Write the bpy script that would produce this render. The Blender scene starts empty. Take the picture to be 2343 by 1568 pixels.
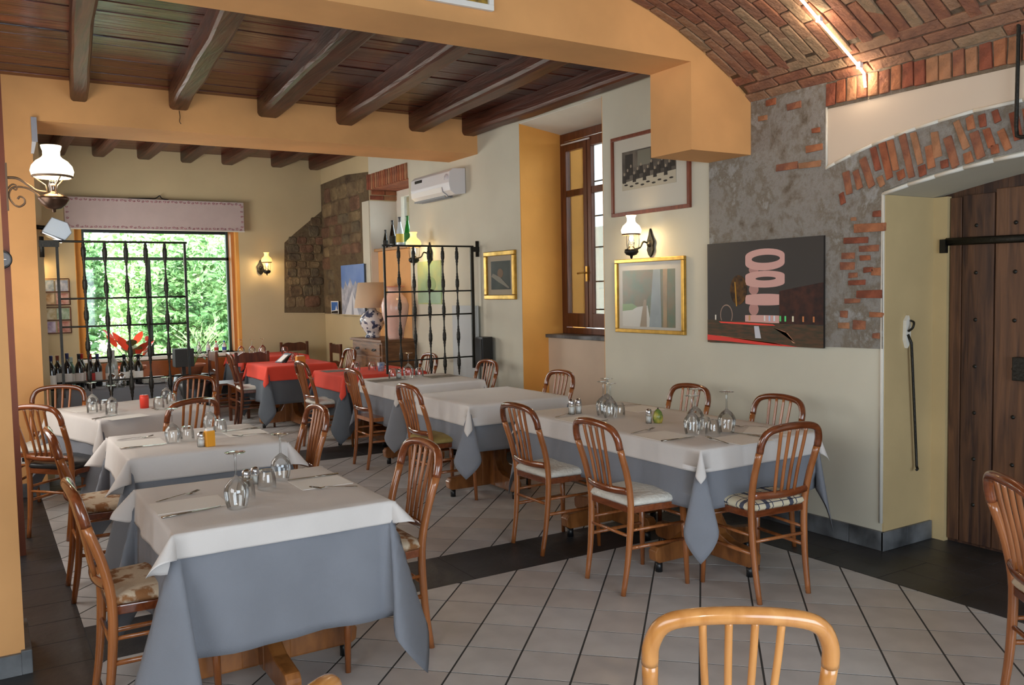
import bpy, bmesh, math, random
from mathutils import Vector, Matrix, Euler
from math import sin, cos, pi, radians, hypot, atan2, sqrt
S = bpy.context.scene
C = S.collection
R = random.Random(7)

# ------------------------------------------------------------------ camera, world, lights, exposure
HC = 1.55
f_px, pitch, roll, yaw = 1975.0, radians(3.46), radians(-1.1), radians(31.7)
def rz(v):
    s, c = sin(yaw), cos(yaw)
    return Vector((v[0]*c+v[1]*s, -v[0]*s+v[1]*c, v[2]))
cF = rz((0, cos(pitch), -sin(pitch))); _R = rz((1, 0, 0)); _U = rz((0, sin(pitch), cos(pitch)))
cR = _R*cos(roll)+_U*sin(roll); cU = -_R*sin(roll)+_U*cos(roll)
cam_d = bpy.data.cameras.new('camera'); cam = bpy.data.objects.new('camera', cam_d); C.objects.link(cam)
cam.matrix_world = Matrix(((cR.x, cU.x, -cF.x, 0), (cR.y, cU.y, -cF.y, 0), (cR.z, cU.z, -cF.z, HC), (0, 0, 0, 1)))
cam_d.sensor_width = 36; cam_d.sensor_fit = 'HORIZONTAL'; cam_d.lens = f_px/2343*36; cam_d.clip_start = 0.05
S.camera = cam
S.view_settings.view_transform = 'Standard'; S.view_settings.look = 'None'
S.view_settings.gamma = 1; S.view_settings.use_curve_mapping = False
S.view_settings.exposure = 0.08
W = bpy.data.worlds.new('sky'); S.world = W; W.use_nodes = True
bg = W.node_tree.nodes['Background']; bg.inputs[0].default_value = (0.80, 0.92, 1.0, 1); bg.inputs[1].default_value = 8.0
def light(name, kind, loc, target, energy, color=(1, 1, 1), size=(1, 1), radius=0.05, spread=180):
    d = bpy.data.lights.new(name, kind); d.energy = energy; d.color = color
    if kind == 'AREA':
        d.shape = 'RECTANGLE'; d.size, d.size_y = size; d.spread = radians(spread)
    elif kind == 'POINT': d.shadow_soft_size = radius
    else: d.angle = radians(3)
    o = bpy.data.objects.new(name, d); C.objects.link(o); o.location = loc
    if target is not None:
        o.rotation_euler = (Vector(target)-Vector(loc)).to_track_quat('-Z', 'Y').to_euler()
    return o
light('sun', 'SUN', (0, 0, 20), (8, 13, 0), 13.0, (1, .97, .9))
light('window_daylight_behind', 'AREA', (1.3, -2.3, 1.45), (1.6, 4, 1.0), 165, (.74, .87, 1), (3.2, 1.9))
light('window_daylight_side', 'AREA', (-2.3, 0.8, 1.8), (4.4, 2.4, 1.5), 75, (.88, .94, 1), (2.6, 1.7))
light('added_fill_mid_room', 'AREA', (-0.5, 6.0, 1.7), (3.2, 6.3, 1.6), 42, (1, .97, .92), (2.0, 1.5))  # added fill to brighten this room; its left wall has no window
light('added_fill_back_room', 'AREA', (0.62, 10.4, 1.9), (4.4, 10.2, 1.5), 62, (1, .96, .90), (1.6, 1.0))  # fill lamp added because the back room was too dark
light('camera_flash', 'POINT', (-.02, -.02, 1.72), None, 28, (1, .95, .88), radius=.045)

# ------------------------------------------------------------------ materials
def new_mat(name):
    m = bpy.data.materials.new(name); m.use_nodes = True
    nt = m.node_tree; b = nt.nodes['Principled BSDF']; return m, nt, b
def srgb(c):
    if isinstance(c, str):
        c = [int(c[i:i+2], 16)/255 for i in (0, 2, 4)]
    return tuple((x/12.92 if x <= .04045 else ((x+.055)/1.055)**2.4) for x in c)+(1,)
_mc = {}
def mat(name, col, rough=.6, metal=0, var=.0, scale=6, col2=None, bump=0, bscale=40, spec=None, coat=0, stretch=None, emit=None, estr=0, lo=.35, hi=.65, detail=5, sheen=0):
    if name in _mc: return _mc[name]
    m, nt, b = new_mat(name); N, L = nt.nodes, nt.links
    c1 = srgb(col); b.inputs['Base Color'].default_value = c1
    b.inputs['Roughness'].default_value = rough; b.inputs['Metallic'].default_value = metal
    if spec is not None: b.inputs['Specular IOR Level'].default_value = spec
    if coat: b.inputs['Coat Weight'].default_value = coat; b.inputs['Coat Roughness'].default_value = .12
    if sheen: b.inputs['Sheen Weight'].default_value = sheen
    tc = N.new('ShaderNodeTexCoord'); vec = tc.outputs['Object']
    if stretch:
        mp = N.new('ShaderNodeMapping'); mp.inputs['Scale'].default_value = stretch
        L.new(vec, mp.inputs['Vector']); vec = mp.outputs[0]
    if var or col2:
        nz = N.new('ShaderNodeTexNoise'); nz.inputs['Scale'].default_value = scale; nz.inputs['Detail'].default_value = detail
        L.new(vec, nz.inputs['Vector'])
        rp = N.new('ShaderNodeValToRGB'); L.new(nz.outputs['Fac'], rp.inputs[0])
        rp.color_ramp.elements[0].position = lo; rp.color_ramp.elements[1].position = hi
        c2 = srgb(col2) if col2 else tuple(x*(1-var) for x in c1[:3])+(1,)
        rp.color_ramp.elements[0].color = c2
        rp.color_ramp.elements[1].color = c1 if col2 else tuple(min(1, x*(1+var*.6)) for x in c1[:3])+(1,)
        L.new(rp.outputs[0], b.inputs['Base Color'])
    if bump:
        n2 = N.new('ShaderNodeTexNoise'); n2.inputs['Scale'].default_value = bscale; n2.inputs['Detail'].default_value = 6
        L.new(vec, n2.inputs['Vector'])
        bp = N.new('ShaderNodeBump'); bp.inputs['Strength'].default_value = bump; bp.inputs['Distance'].default_value = .02
        L.new(n2.outputs['Fac'], bp.inputs['Height']); L.new(bp.outputs[0], b.inputs['Normal'])
    if emit:
        b.inputs['Emission Color'].default_value = srgb(emit); b.inputs['Emission Strength'].default_value = estr
    _mc[name] = m; return m
def wood(name, c1, c2, rough=.35, scale=3, stretch=(1, 14, 14), bump=.15, coat=0, var2=None):
    if name in _mc: return _mc[name]
    m, nt, b = new_mat(name); N, L = nt.nodes, nt.links
    tc = N.new('ShaderNodeTexCoord'); mp = N.new('ShaderNodeMapping'); mp.inputs['Scale'].default_value = stretch
    L.new(tc.outputs['Object'], mp.inputs[0])
    nz = N.new('ShaderNodeTexNoise'); nz.inputs['Scale'].default_value = scale; nz.inputs['Detail'].default_value = 7; nz.inputs['Distortion'].default_value = .6
    L.new(mp.outputs[0], nz.inputs[0])
    oi = N.new('ShaderNodeObjectInfo'); ad = N.new('ShaderNodeMath'); ad.operation = 'MULTIPLY_ADD'
    L.new(oi.outputs['Random'], ad.inputs[0]); ad.inputs[1].default_value = .24; L.new(nz.outputs['Fac'], ad.inputs[2])
    sb = N.new('ShaderNodeMath'); sb.operation = 'SUBTRACT'; L.new(ad.outputs[0], sb.inputs[0]); sb.inputs[1].default_value = .12
    rp = N.new('ShaderNodeValToRGB'); L.new(sb.outputs[0], rp.inputs[0])
    rp.color_ramp.elements[0].position = .30; rp.color_ramp.elements[1].position = .70
    rp.color_ramp.elements[0].color = srgb(c2); rp.color_ramp.elements[1].color = srgb(c1)
    L.new(rp.outputs[0], b.inputs['Base Color']); b.inputs['Roughness'].default_value = rough
    if coat: b.inputs['Coat Weight'].default_value = coat; b.inputs['Coat Roughness'].default_value = .1
    if bump:
        bp = N.new('ShaderNodeBump'); bp.inputs['Strength'].default_value = bump; bp.inputs['Distance'].default_value = .01
        L.new(nz.outputs['Fac'], bp.inputs['Height']); L.new(bp.outputs[0], b.inputs['Normal'])
    _mc[name] = m; return m
def glass(name, tint=(1, 1, 1), refl=.9, base=.04, rough=.03, fres=.85):
    if name in _mc: return _mc[name]
    m, nt, b = new_mat(name); N, L = nt.nodes, nt.links; N.remove(b)
    tr = N.new('ShaderNodeBsdfTransparent'); tr.inputs[0].default_value = (*tint, 1)
    gl = N.new('ShaderNodeBsdfGlossy'); gl.inputs['Roughness'].default_value = rough; gl.inputs[0].default_value = (refl, refl, refl, 1)
    lw = N.new('ShaderNodeLayerWeight'); lw.inputs[0].default_value = .35
    ma = N.new('ShaderNodeMath'); ma.operation = 'MULTIPLY_ADD'; ma.inputs[1].default_value = fres; ma.inputs[2].default_value = base
    L.new(lw.outputs['Fresnel'], ma.inputs[0])
    mx = N.new('ShaderNodeMixShader'); L.new(ma.outputs[0], mx.inputs[0]); L.new(tr.outputs[0], mx.inputs[1]); L.new(gl.outputs[0], mx.inputs[2])
    L.new(mx.outputs[0], N['Material Output'].inputs[0]); _mc[name] = m; return m

def stone_mat(name, cols, scale=3.2, bump=1.0):
    m, nt, b = new_mat(name); N, L = nt.nodes, nt.links
    tc = N.new('ShaderNodeTexCoord')
    nz = N.new('ShaderNodeTexNoise'); nz.inputs['Scale'].default_value = scale; nz.inputs['Detail'].default_value = 9; nz.inputs['Roughness'].default_value = .68; nz.inputs['Distortion'].default_value = .15
    L.new(tc.outputs['Object'], nz.inputs[0])
    rp = N.new('ShaderNodeValToRGB'); L.new(nz.outputs['Fac'], rp.inputs[0]); cr = rp.color_ramp
    cr.elements[0].position = .3; cr.elements[0].color = srgb(cols[0]); cr.elements[1].position = .72; cr.elements[1].color = srgb(cols[-1])
    for i, c in enumerate(cols[1:-1]):
        e = cr.elements.new(.3+.42*(i+1)/(len(cols)-1)); e.color = srgb(c)
    L.new(rp.outputs[0], b.inputs['Base Color']); b.inputs['Roughness'].default_value = .92
    n2 = N.new('ShaderNodeTexNoise'); n2.inputs['Scale'].default_value = 28; n2.inputs['Detail'].default_value = 9; n2.inputs['Roughness'].default_value = .7
    L.new(tc.outputs['Object'], n2.inputs[0])
    ad = N.new('ShaderNodeMath'); L.new(n2.outputs['Fac'], ad.inputs[0]); L.new(nz.outputs['Fac'], ad.inputs[1])
    bp = N.new('ShaderNodeBump'); bp.inputs['Strength'].default_value = bump; bp.inputs['Distance'].default_value = .035
    L.new(ad.outputs[0], bp.inputs['Height']); L.new(bp.outputs[0], b.inputs['Normal'])
    return m

M = {}
M['orange'] = mat('orange_plaster', 'DDA468', .8, var=.14, scale=1.3, bump=.06, bscale=14)
M['yellow'] = mat('yellow_plaster', 'E4A24E', .8, var=.08, scale=1.6, bump=.06, bscale=14)
M['ochre'] = mat('ochre_plaster', 'C6AE80', .8, var=.10, scale=1.8, bump=.05, bscale=14)
M['cream'] = mat('cream_plaster', 'CDC8B6', .85, var=.06, scale=1.5, bump=.05, bscale=12)
M['cream_back'] = mat('warm_cream_plaster', 'C6B48E', .85, var=.06, scale=1.5, bump=.05, bscale=12)
M['panel_cream'] = mat('pinkish_cream_plaster', 'D4C2AE', .8, var=.04, scale=2)
M['white_plaster'] = mat('white_plaster', 'DCD7CB', .85, var=.05, scale=3)
M['pink_plaster'] = mat('pinkish_plaster', 'CDB9A4', .85, var=.05, scale=3)
M['stone'] = stone_mat('rough_grey_stone_plaster', ['7A6C5A', 'A1978A', 'B2ADA6', '978B7A', 'C2C0BC', 'A89F92'], 4.2, 1.0)
M['stone_dark'] = stone_mat('dark_stone_wall', ['46382A', '665440', '7C6A4E', '705C44', '8E7C5E'], 3.5)
M['mortar'] = stone_mat('lime_mortar', ['6E5C48', '8F7B64', 'A39280', '9A8770'], 6, .8)
BR = []
for i, (c, d) in enumerate([('A5603F', '7E4630'), ('B0714C', '8F5A3E'), ('96523A', '6D3B2A'), ('AF7B58', '8C6448'), ('A1684A', '76493A')]):
    BR.append(mat('brick_%s' % 'abcde'[i], c, .9, col2=d, scale=9, bump=.8, bscale=30))
BRV = []
for i, (c, d) in enumerate([('A67A5C', '8A6550'), ('AA8264', '8C6A52'), ('9E6E54', '7E5846'), ('AA886A', '8A7258'), ('A0694C', '805240')]):
    BRV.append(mat('vault_brick_%s' % 'abcde'[i], c, .9, col2=d, scale=9, bump=.8, bscale=30))
M['tile'] = mat('pale_floor_tile', 'C0BCBA', .32, var=.12, scale=5, bump=.05, bscale=10, spec=.5)
M['tile2'] = mat('pale_floor_tile_warm', 'BCB4AF', .34, var=.12, scale=5, bump=.05, bscale=10)
M['grout'] = mat('dark_grout', '3A3836', .9)
M['slate'] = mat('black_slate', '37373A', .42, col2='252524', scale=3, bump=.2, bscale=12)
M['slate_base'] = mat('grey_slate', '74777A', .5, col2='3C3E40', scale=5, bump=.25, bscale=14)
M['plank'] = wood('dark_ceiling_plank', '6A2E1F', '2C140F', .27, 2.2, (1, 12, 12), .6)
M['joist'] = wood('dark_oak_joist', '5A3022', '2C160F', .42, 2.0, (14, 1, 14), .7)
M['door'] = wood('old_door_board', '6E4A31', '33201A', .55, 2.2, (10, 12, 1), .5)
M['winwood'] = wood('dark_window_wood', '6B3A22', '47220F', .35, 3, (10, 10, 1), .1)
M['chair'] = wood('honey_chair_wood', 'A9683A', '864B22', .25, 3, (9, 9, 1), .0, coat=.5)
M['chair_rail'] = wood('red_brown_bent_wood', '834525', '5E2E16', .2, 4, (2, 9, 9), .0, coat=.7)
M['chair_flashlit'] = wood('flashlit_honey_chair_wood', 'CE9152', 'B2753A', .25, 3, (9, 9, 1), .0, coat=.5)  # lighter copy of the chair wood, camera flash put into the colour
M['rustic'] = wood('dark_rustic_chair_wood', '6B3B20', '3F1F10', .35, 3, (9, 9, 1), .1)
M['tablewood'] = wood('table_pedestal_wood', '9E6433', '6F411C', .35, 3, (6, 6, 2), .05, coat=.3)
M['chest'] = wood('chest_wood', '8E6239', '63401F', .45, 2.5, (2, 2, 12), .05)
M['shelfwood'] = wood('shelf_wood', 'B98C58', '94683A', .5, 2.5, (2, 2, 12), .05)
M['iron'] = mat('black_iron', '26241F', .42, metal=.5, bump=.2, bscale=60)
M['iron_brown'] = mat('brown_iron', '6A5644', .5, metal=.5)
M['cloth_grey'] = mat('blue_grey_linen', '7D8088', .9, var=.05, scale=5, bump=.12, bscale=220)
M['cloth_dark'] = mat('dark_grey_linen', '5A6068', .9, var=.06, scale=5, bump=.12, bscale=220)
M['cloth_white'] = mat('off_white_linen', 'D2CCC8', .9, var=.03, scale=5, bump=.10, bscale=220)
M['cloth_red'] = mat('coral_red_linen', 'DE4A38', .9, var=.05, scale=5, bump=.12, bscale=220)
M['glass'] = glass('clear_glass', (.955, .965, .96), base=.05)
M['pane'] = glass('window_pane_glass', (.97, .98, .97), base=.01, refl=.6)
M['picglass'] = glass('picture_glass', (.98, .98, .98), refl=.5, base=.03, rough=.3, fres=.08)
M['steel'] = mat('cutlery_steel', 'A39E94', .22, metal=1)
M['silver_cap'] = mat('silver_cap', 'C0C0C4', .25, metal=1)
M['salt'] = mat('white_salt', 'F2F0EC', .8)
M['gold'] = mat('gilded_frame', 'C39B4C', .28, metal=.85, var=.2, scale=20)
M['redframe'] = wood('red_brown_frame_wood', '84432A', '6A301B', .4, 4, (9, 9, 2), .02)
M['lampglass'] = mat('opal_glass_lit', 'FFF6E0', .3, emit='FFE9C2', estr=2.6)
M['lampglass_dim'] = mat('opal_glass_amber_lit', 'FFE9BD', .3, emit='FFCB6E', estr=1.25)
M['led'] = mat('led_strip_lit', 'FFFFFF', .4, emit='FFE6C8', estr=9)
M['plastic'] = mat('white_plastic', 'DAD9DC', .35)
M['plastic_d'] = mat('grey_plastic', '8B8E92', .4)
M['dark'] = mat('near_black', '17181A', .35)
M['black_matt'] = mat('matt_black', '1F1F1F', .7)
M['white'] = mat('white_paint', 'EDEBE6', .6)
M['paper'] = mat('paper', 'E6E2DC', .9)
M['mat_board'] = mat('picture_mount', 'C9C4B7', .8)
M['terracotta'] = mat('terracotta', 'B9714E', .7, var=.1)
M['rust'] = mat('rust_orange_panel', '8F4E22', .35, var=.25, scale=4)

# ------------------------------------------------------------------ mesh helpers
class MB:
    def __init__(s): s.v = []; s.f = []; s.m = []; s.sm = []
    def add(s, vs, fs, mi=0, smooth=False, mtx=None):
        o = len(s.v)
        s.v += [tuple(mtx @ Vector(v)) if mtx else tuple(v) for v in vs]
        s.f += [tuple(i+o for i in f) for f in fs]; s.m += [mi]*len(fs); s.sm += [smooth]*len(fs)
        return s
    def box(s, x0, x1, y0, y1, z0, z1, mi=0, mtx=None):
        return s.add([(x0,y0,z0),(x1,y0,z0),(x1,y1,z0),(x0,y1,z0),(x0,y0,z1),(x1,y0,z1),(x1,y1,z1),(x0,y1,z1)],
                     [(0,3,2,1),(4,5,6,7),(0,1,5,4),(1,2,6,5),(2,3,7,6),(3,0,4,7)], mi, False, mtx)
    def prism(s, poly, d0, d1, axis='y', mi=0, mtx=None):
        # poly: 2D points; axis = extrusion axis; remaining coordinates in order
        n = len(poly)
        def P(p, d): return {'x': (d, p[0], p[1]), 'y': (p[0], d, p[1]), 'z': (p[0], p[1], d)}[axis]
        vs = [P(p, d0) for p in poly]+[P(p, d1) for p in poly]
        a = sum(poly[i][0]*poly[(i+1) % n][1]-poly[(i+1) % n][0]*poly[i][1] for i in range(n))
        fs = [tuple(range(n)), tuple(range(2*n-1, n-1, -1))]+[(i+n, (i+1) % n+n, (i+1) % n, i) for i in range(n)]
        flip = (a > 0) != (axis == 'y')
        flip = flip if d1 > d0 else not flip
        if flip: fs = [tuple(reversed(q)) for q in fs]
        return s.add(vs, fs, mi, False, mtx)
    def tube(s, pts, r, n=8, mi=0, cap=True, flat=None, mtx=None, up=None):
        pts = [Vector(p) for p in pts]; k = len(pts)
        rr = r if isinstance(r, (list, tuple)) else [r]*k
        vs = []; fs = []; prev = None
        for i, p in enumerate(pts):
            t = (pts[min(i+1, k-1)]-pts[max(i-1, 0)]).normalized()
            if prev is None:
                a = Vector(up) if up else (Vector((0, 0, 1)) if abs(t.z) < .9 else Vector((1, 0, 0)))
            else: a = prev
            a = (a-t*a.dot(t)).normalized(); b = t.cross(a); prev = a
            for j in range(n):
                an = 2*pi*j/n
                ra, rb = (rr[i], rr[i]) if flat is None else (rr[i]*flat[0], rr[i]*flat[1])
                vs.append(p+a*cos(an)*ra+b*sin(an)*rb)
        for i in range(k-1):
            for j in range(n):
                fs.append((i*n+j, i*n+(j+1) % n, (i+1)*n+(j+1) % n, (i+1)*n+j))
        s.add(vs, fs, mi, True, mtx)
        if cap:
            o = len(s.v)-len(vs)
            s.f += [tuple(o+j for j in reversed(range(n))), tuple(o+(k-1)*n+j for j in range(n))]; s.m += [mi]*2; s.sm += [False]*2
        return s
    def lathe(s, prof, loc=(0, 0, 0), n=16, mi=0, mtx=None, sx=1, sy=1):
        vs = []; fs = []; k = len(prof)
        for r, z in prof:
            for j in range(n):
                a = 2*pi*j/n; vs.append((loc[0]+r*cos(a)*sx, loc[1]+r*sin(a)*sy, loc[2]+z))
        for i in range(k-1):
            for j in range(n):
                fs.append((i*n+j, i*n+(j+1) % n, (i+1)*n+(j+1) % n, (i+1)*n+j))
        return s.add(vs, fs, mi, True, mtx)
    def cyl(s, r, z0, z1, loc=(0, 0), n=16, mi=0, mtx=None):
        o = len(s.v); s.lathe([(r, z0), (r, z1)], (loc[0], loc[1], 0), n, mi, mtx)
        s.f += [tuple(o+j for j in reversed(range(n))), tuple(o+n+j for j in range(n))]; s.m += [mi]*2; s.sm += [False]*2
        return s
    def data(s, name, mats, bevel=0):
        me = bpy.data.meshes.new(name); me.from_pydata(s.v, [], s.f)
        for m in (mats if isinstance(mats, (list, tuple)) else [mats]): me.materials.append(m)
        me.polygons.foreach_set('material_index', s.m); me.polygons.foreach_set('use_smooth', s.sm)
        if bevel:
            bm = bmesh.new(); bm.from_mesh(me)
            bmesh.ops.bevel(bm, geom=[e for e in bm.edges], offset=bevel, segments=2, affect='EDGES', profile=.6)
            bm.to_mesh(me); bm.free()
        me.update(); return me
    def build(s, name, mats, parent=None, bevel=0, loc=None, rot=None):
        return link(name, s.data(name, mats, bevel), parent, loc, rot)
def link(name, me, parent=None, loc=None, rot=None):
    o = bpy.data.objects.new(name, me); C.objects.link(o)
    if parent is not None: o.parent = parent
    if loc is not None: o.location = loc
    if rot is not None: o.rotation_euler = rot
    return o
def tag(o, label, cat=None, group=None):
    if label: o['label'] = label
    if cat: o['category'] = cat
    if group: o['group'] = group
    return o
def thing(name, label, cat, loc=(0, 0, 0), rot=0, group=None):
    o = bpy.data.objects.new(name, None); C.objects.link(o); o.location = loc; o.rotation_euler = (0, 0, rot)
    o.empty_display_size = .1
    return tag(o, label, cat, group)
def struct(o): o['kind'] = 'structure'; return o
def copy_tree(o, parent=None):
    c = o.copy(); C.objects.link(c)
    if parent is not None: c.parent = parent
    for ch in kids[o.name] if o.name in kids else list(o.children): copy_tree(ch, c)
    return c
kids = {}
def dup(root, loc, rot, label, group=None):
    c = copy_tree(root); c.location = loc; c.rotation_euler = (0, 0, rot); c['label'] = label
    if group: c['group'] = group
    return c
def bez(p, n=8):
    # Catmull-Rom through points
    P = [Vector(q) for q in p]; P = [P[0]*2-P[1]]+P+[P[-1]*2-P[-2]]; out = []
    for i in range(1, len(P)-2):
        for k in range(n):
            t = k/n; a, b, c, d = P[i-1:i+3]
            out.append(.5*((2*b)+(c-a)*t+(2*a-5*b+4*c-d)*t*t+(3*b-a-3*c+d)*t**3))
    out.append(P[-2]); return out
def proj(p):
    d = Vector(p)-Vector((0, 0, HC)); w = d.dot(cF)
    if w <= .05: return None
    return (1171.5+f_px*d.dot(cR)/w, 784-f_px*d.dot(cU)/w, w)

# ------------------------------------------------------------------ setting: floor
XW = 4.40
fl = struct(MB().box(-2.6, 5.4, -2.6, 13.0, -.12, -.0011).build('floor', M['grout']))
ua = radians(44.2); U_ = (sin(ua), cos(ua)); N_ = (cos(ua), -sin(ua))
pn, on, pu, ou = .2487, -.0204, .2605, 3.5525
def clip(poly, axis, val, keep_less):
    out = []
    for i in range(len(poly)):
        a, b = poly[i], poly[(i+1) % len(poly)]
        ia = (a[axis] <= val) == keep_less; ib = (b[axis] <= val) == keep_less
        if ia: out.append(a)
        if ia != ib:
            t = (val-a[axis])/(b[axis]-a[axis]); out.append((a[0]+(b[0]-a[0])*t, a[1]+(b[1]-a[1])*t))
    return out
def parea(p): return abs(sum(p[i][0]*p[(i+1) % len(p)][1]-p[(i+1) % len(p)][0]*p[i][1] for i in range(len(p))))/2
regions = [(.355, 3.955, -1.6, 4.0), (.355, 4.0, 4.47, 7.72), (.46, 4.40, 8.36, 12.4)]
tiles = []
for (x0, x1, y0, y1) in regions:
    for i in range(-60, 60):
        for j in range(-60, 80):
            g1, g2 = .0045, .0035
            na, nb = on+i*pn+g1, on+(i+1)*pn-g1; u0, u1 = ou+j*pu+g2, ou+(j+1)*pu-g2
            q = [(N_[0]*a+U_[0]*b, N_[1]*a+U_[1]*b) for a, b in ((na, u0), (nb, u0), (nb, u1), (na, u1))]
            cx, cy = sum(p[0] for p in q)/4, sum(p[1] for p in q)/4
            if cx < x0-.3 or cx > x1+.3 or cy < y0-.3 or cy > y1+.3: continue
            full = parea(q); p = q
            for ax, v, kl in ((0, x0, False), (0, x1, True), (1, y0, False), (1, y1, True)):
                if len(p) > 2: p = clip(p, ax, v, kl)
            if len(p) < 3 or parea(p) < full*.004: continue
            s = proj((cx, cy, 0))
            vis = s is not None and -120 < s[0] < 2460 and -50 < s[1] < 1680
            tiles.append((0 if vis else 1, hypot(cx, cy), p, abs(parea(p)-full) < 1e-5, (cx, cy)))
tiles.sort(key=lambda t: t[:2])
hn, hu = (pn-.009)/2, (pu-.007)/2
tme = [MB().prism([(-hn, -hu), (hn, -hu), (hn, hu), (-hn, hu)], -.008, 0, 'z').data('tile', M[k]) for k in ('tile', 'tile2')]
rest = MB()
for k, (v, d, p, full, c) in enumerate(tiles):
    if k < 300 and not v:
        if full:
            link('tile', tme[R.random() < .4], fl, (c[0], c[1], R.uniform(-.0002, .0002)), (0, 0, -ua))
        else: MB().prism(p, -.008, 0, 'z').build('tile', M['tile'], fl)
    else: rest.prism(p, -.008, 0, 'z', 0)
o = rest.build('tile', M['tile'], fl); o['kind'] = 'stuff'
def slabs(x0, x1, y0, y1, sx, sy, off=0):
    y = y0; r = 0
    while y < y1-.02:
        ye = min(y+sy, y1); x = x0-(sx*.5 if r % 2 else 0)-off
        while x < x1-.02:
            a, b = max(x, x0)+.003, min(x+sx, x1)-.003
            if b-a > .03: MB().box(a, b, y+.003, ye-.003, -.008, .0002+R.uniform(-.0002, .0002)).build('slab', M['slate'], fl)
            x += sx
        y = ye; r += 1
slabs(.355, 3.96, 4.0, 4.47, .62, .47)
slabs(3.96, 4.40, -1.2, 4.47, .44, .40)
slabs(4.40, 4.92, 1.2, 3.07, .52, .46)
slabs(-.62, .355, 2.6, 7.72, .49, .29)
slabs(-.62, 4.40, 7.72, 8.36, .62, .32)
slabs(4.0, 4.40, 4.47, 7.72, .40, .45)
slabs(4.40, 4.69, 5.67, 6.92, .29, .6)

# ------------------------------------------------------------------ setting: walls
TH = .65
def prism_wall(name, poly, d0, d1, axis, m, parent=None):
    o = MB().prism(poly, d0, d1, axis).build(name, m, parent)
    return struct(o) if parent is None else o
# right wall, seen from the room: polygons in (y, z), extruded in x
arch = [(3.08, 0), (3.08, 2.05)]+[(3.08-i*.0783*2, 2.05+.115*sin(pi*i/24*2)) for i in range(1, 12)]+[(1.2, 2.05), (1.2, 0)]
wr = MB()
wr.prism([(-2.6, 0), (1.2, 0), (1.2, 2.05)]+list(reversed(arch[2:-2]))+[(3.08, 2.05), (3.08, 0), (5.66, 0), (5.66, 3.6), (-2.6, 3.6)], XW, XW+TH, 'x')
wr.prism([(5.66, 3.115), (6.93, 3.115), (6.93, 3.6), (5.66, 3.6)], XW, XW+TH, 'x')
wr.prism([(6.93, 0), (9.38, 0), (9.38, 3.6), (6.93, 3.6)], XW, XW+TH, 'x')
wr.prism([(9.38, 2.9), (10.59, 2.9), (10.59, 3.6), (9.38, 3.6)], XW, XW+TH, 'x')
wall_right = struct(wr.build('wall_right', M['cream']))
wr2 = MB().prism([(10.59, 0), (12.4, 0), (12.4, 3.6), (10.59, 3.6)], XW, XW+TH, 'x').build('wall', M['cream_back'], wall_right)
# recess linings
rl = MB()
rl.box(4.402, 4.95, 6.92, 6.93, 0, 3.11).build('recess_lining', M['yellow'], wall_right)
MB().box(4.402, 4.95, 5.66, 5.668, 0, 3.11).build('recess_lining', M['yellow'], wall_right)
MB().prism([(4.402, 3.114), (4.402, 3.106), (4.93, 3.03), (4.93, 3.114)], 5.668, 6.92, 'y').build('recess_soffit', M['white_plaster'], wall_right)
MB().box(4.69, 4.95, 5.668, 6.92, 0, 1.09).build('parapet', M['pink_plaster'], wall_right)
sill = MB().box(4.655, 4.95, 5.668, 6.92, 1.09, 1.122).build('sill', M['slate_base'], wall_right, .004)
MB().box(4.402, 4.92, 3.07, 3.08, 0, 2.05).build('recess_lining', M['ochre'], wall_right)
# plaster edge strip round the door recess
es = MB(); pts = [(3.085, .16), (3.085, 2.055)]+[(3.085-i*.157, 2.06+.115*sin(pi*i/12)) for i in range(1, 12)]
for a, b in zip(pts[:-1], pts[1:]):
    es.tube([(XW-.002, a[0], a[1]), (XW-.002, b[0], b[1])], .012, 6)
es.build('plaster_edge', M['white_plaster'], wall_right)
# second recess (high niche with wooden shelf)
MB().box(4.50, 5.05, 9.38, 10.59, 0, 2.085).build('niche_wall', M['orange'], wall_right)
MB().box(4.402, 5.04, 9.385, 10.585, 2.885, 2.899).build('niche_soffit', BR[0], wall_right)
MB().box(4.402, 4.78, 10.582, 10.60, 0, 2.75).build('niche_jamb', M['white_plaster'], wall_right)
MB().box(XW-.012, XW, 10.59, 10.82, 1.25, 2.75).build('plaster_edge', M['cream'], wall_right)

# back wall with the picture window
BY = 12.4
wb = MB()
wb.prism([(.3, 0), (4.4, 0), (4.4, 3.7), (.3, 3.7), (.3, 2.46), (3.17, 2.46), (3.17, .76), (.3, .76)], BY, BY+.45, 'y')
wb.box(.3, 1.10, BY, BY+.45, .76, 2.46)
wall_back = struct(wb.build('wall_back', M['cream_back']))
MB().box(1.095, 1.103, BY-.001, BY+.3, .76, 2.46).build('reveal', M['yellow'], wall_back)
struct(MB().box(.35, .5, 8.34, BY, 0, 3.7).build('wall_left', M['cream_back']))
struct(MB().box(-.75, -.6, 4.44, 7.72, 0, 3.7).build('wall_left', M['cream']))
struct(MB().box(-2.75, -2.6, -2.6, 4.44, 0, 3.9).build('wall_left', M['cream']))
struct(MB().box(-2.75, 5.05, -2.75, -2.6, 0, 3.9).build('wall_front', M['cream']))
# pillar and beam B between mid and back room
wm = MB(); wm.prism([(-.75, 0), (.41, 0), (.425, 2.94), (4.4, 2.94), (4.4, 3.6), (-.75, 3.6)], 7.72, 8.34, 'y')
wall_mid = struct(wm.build('wall_middle', M['orange']))
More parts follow.
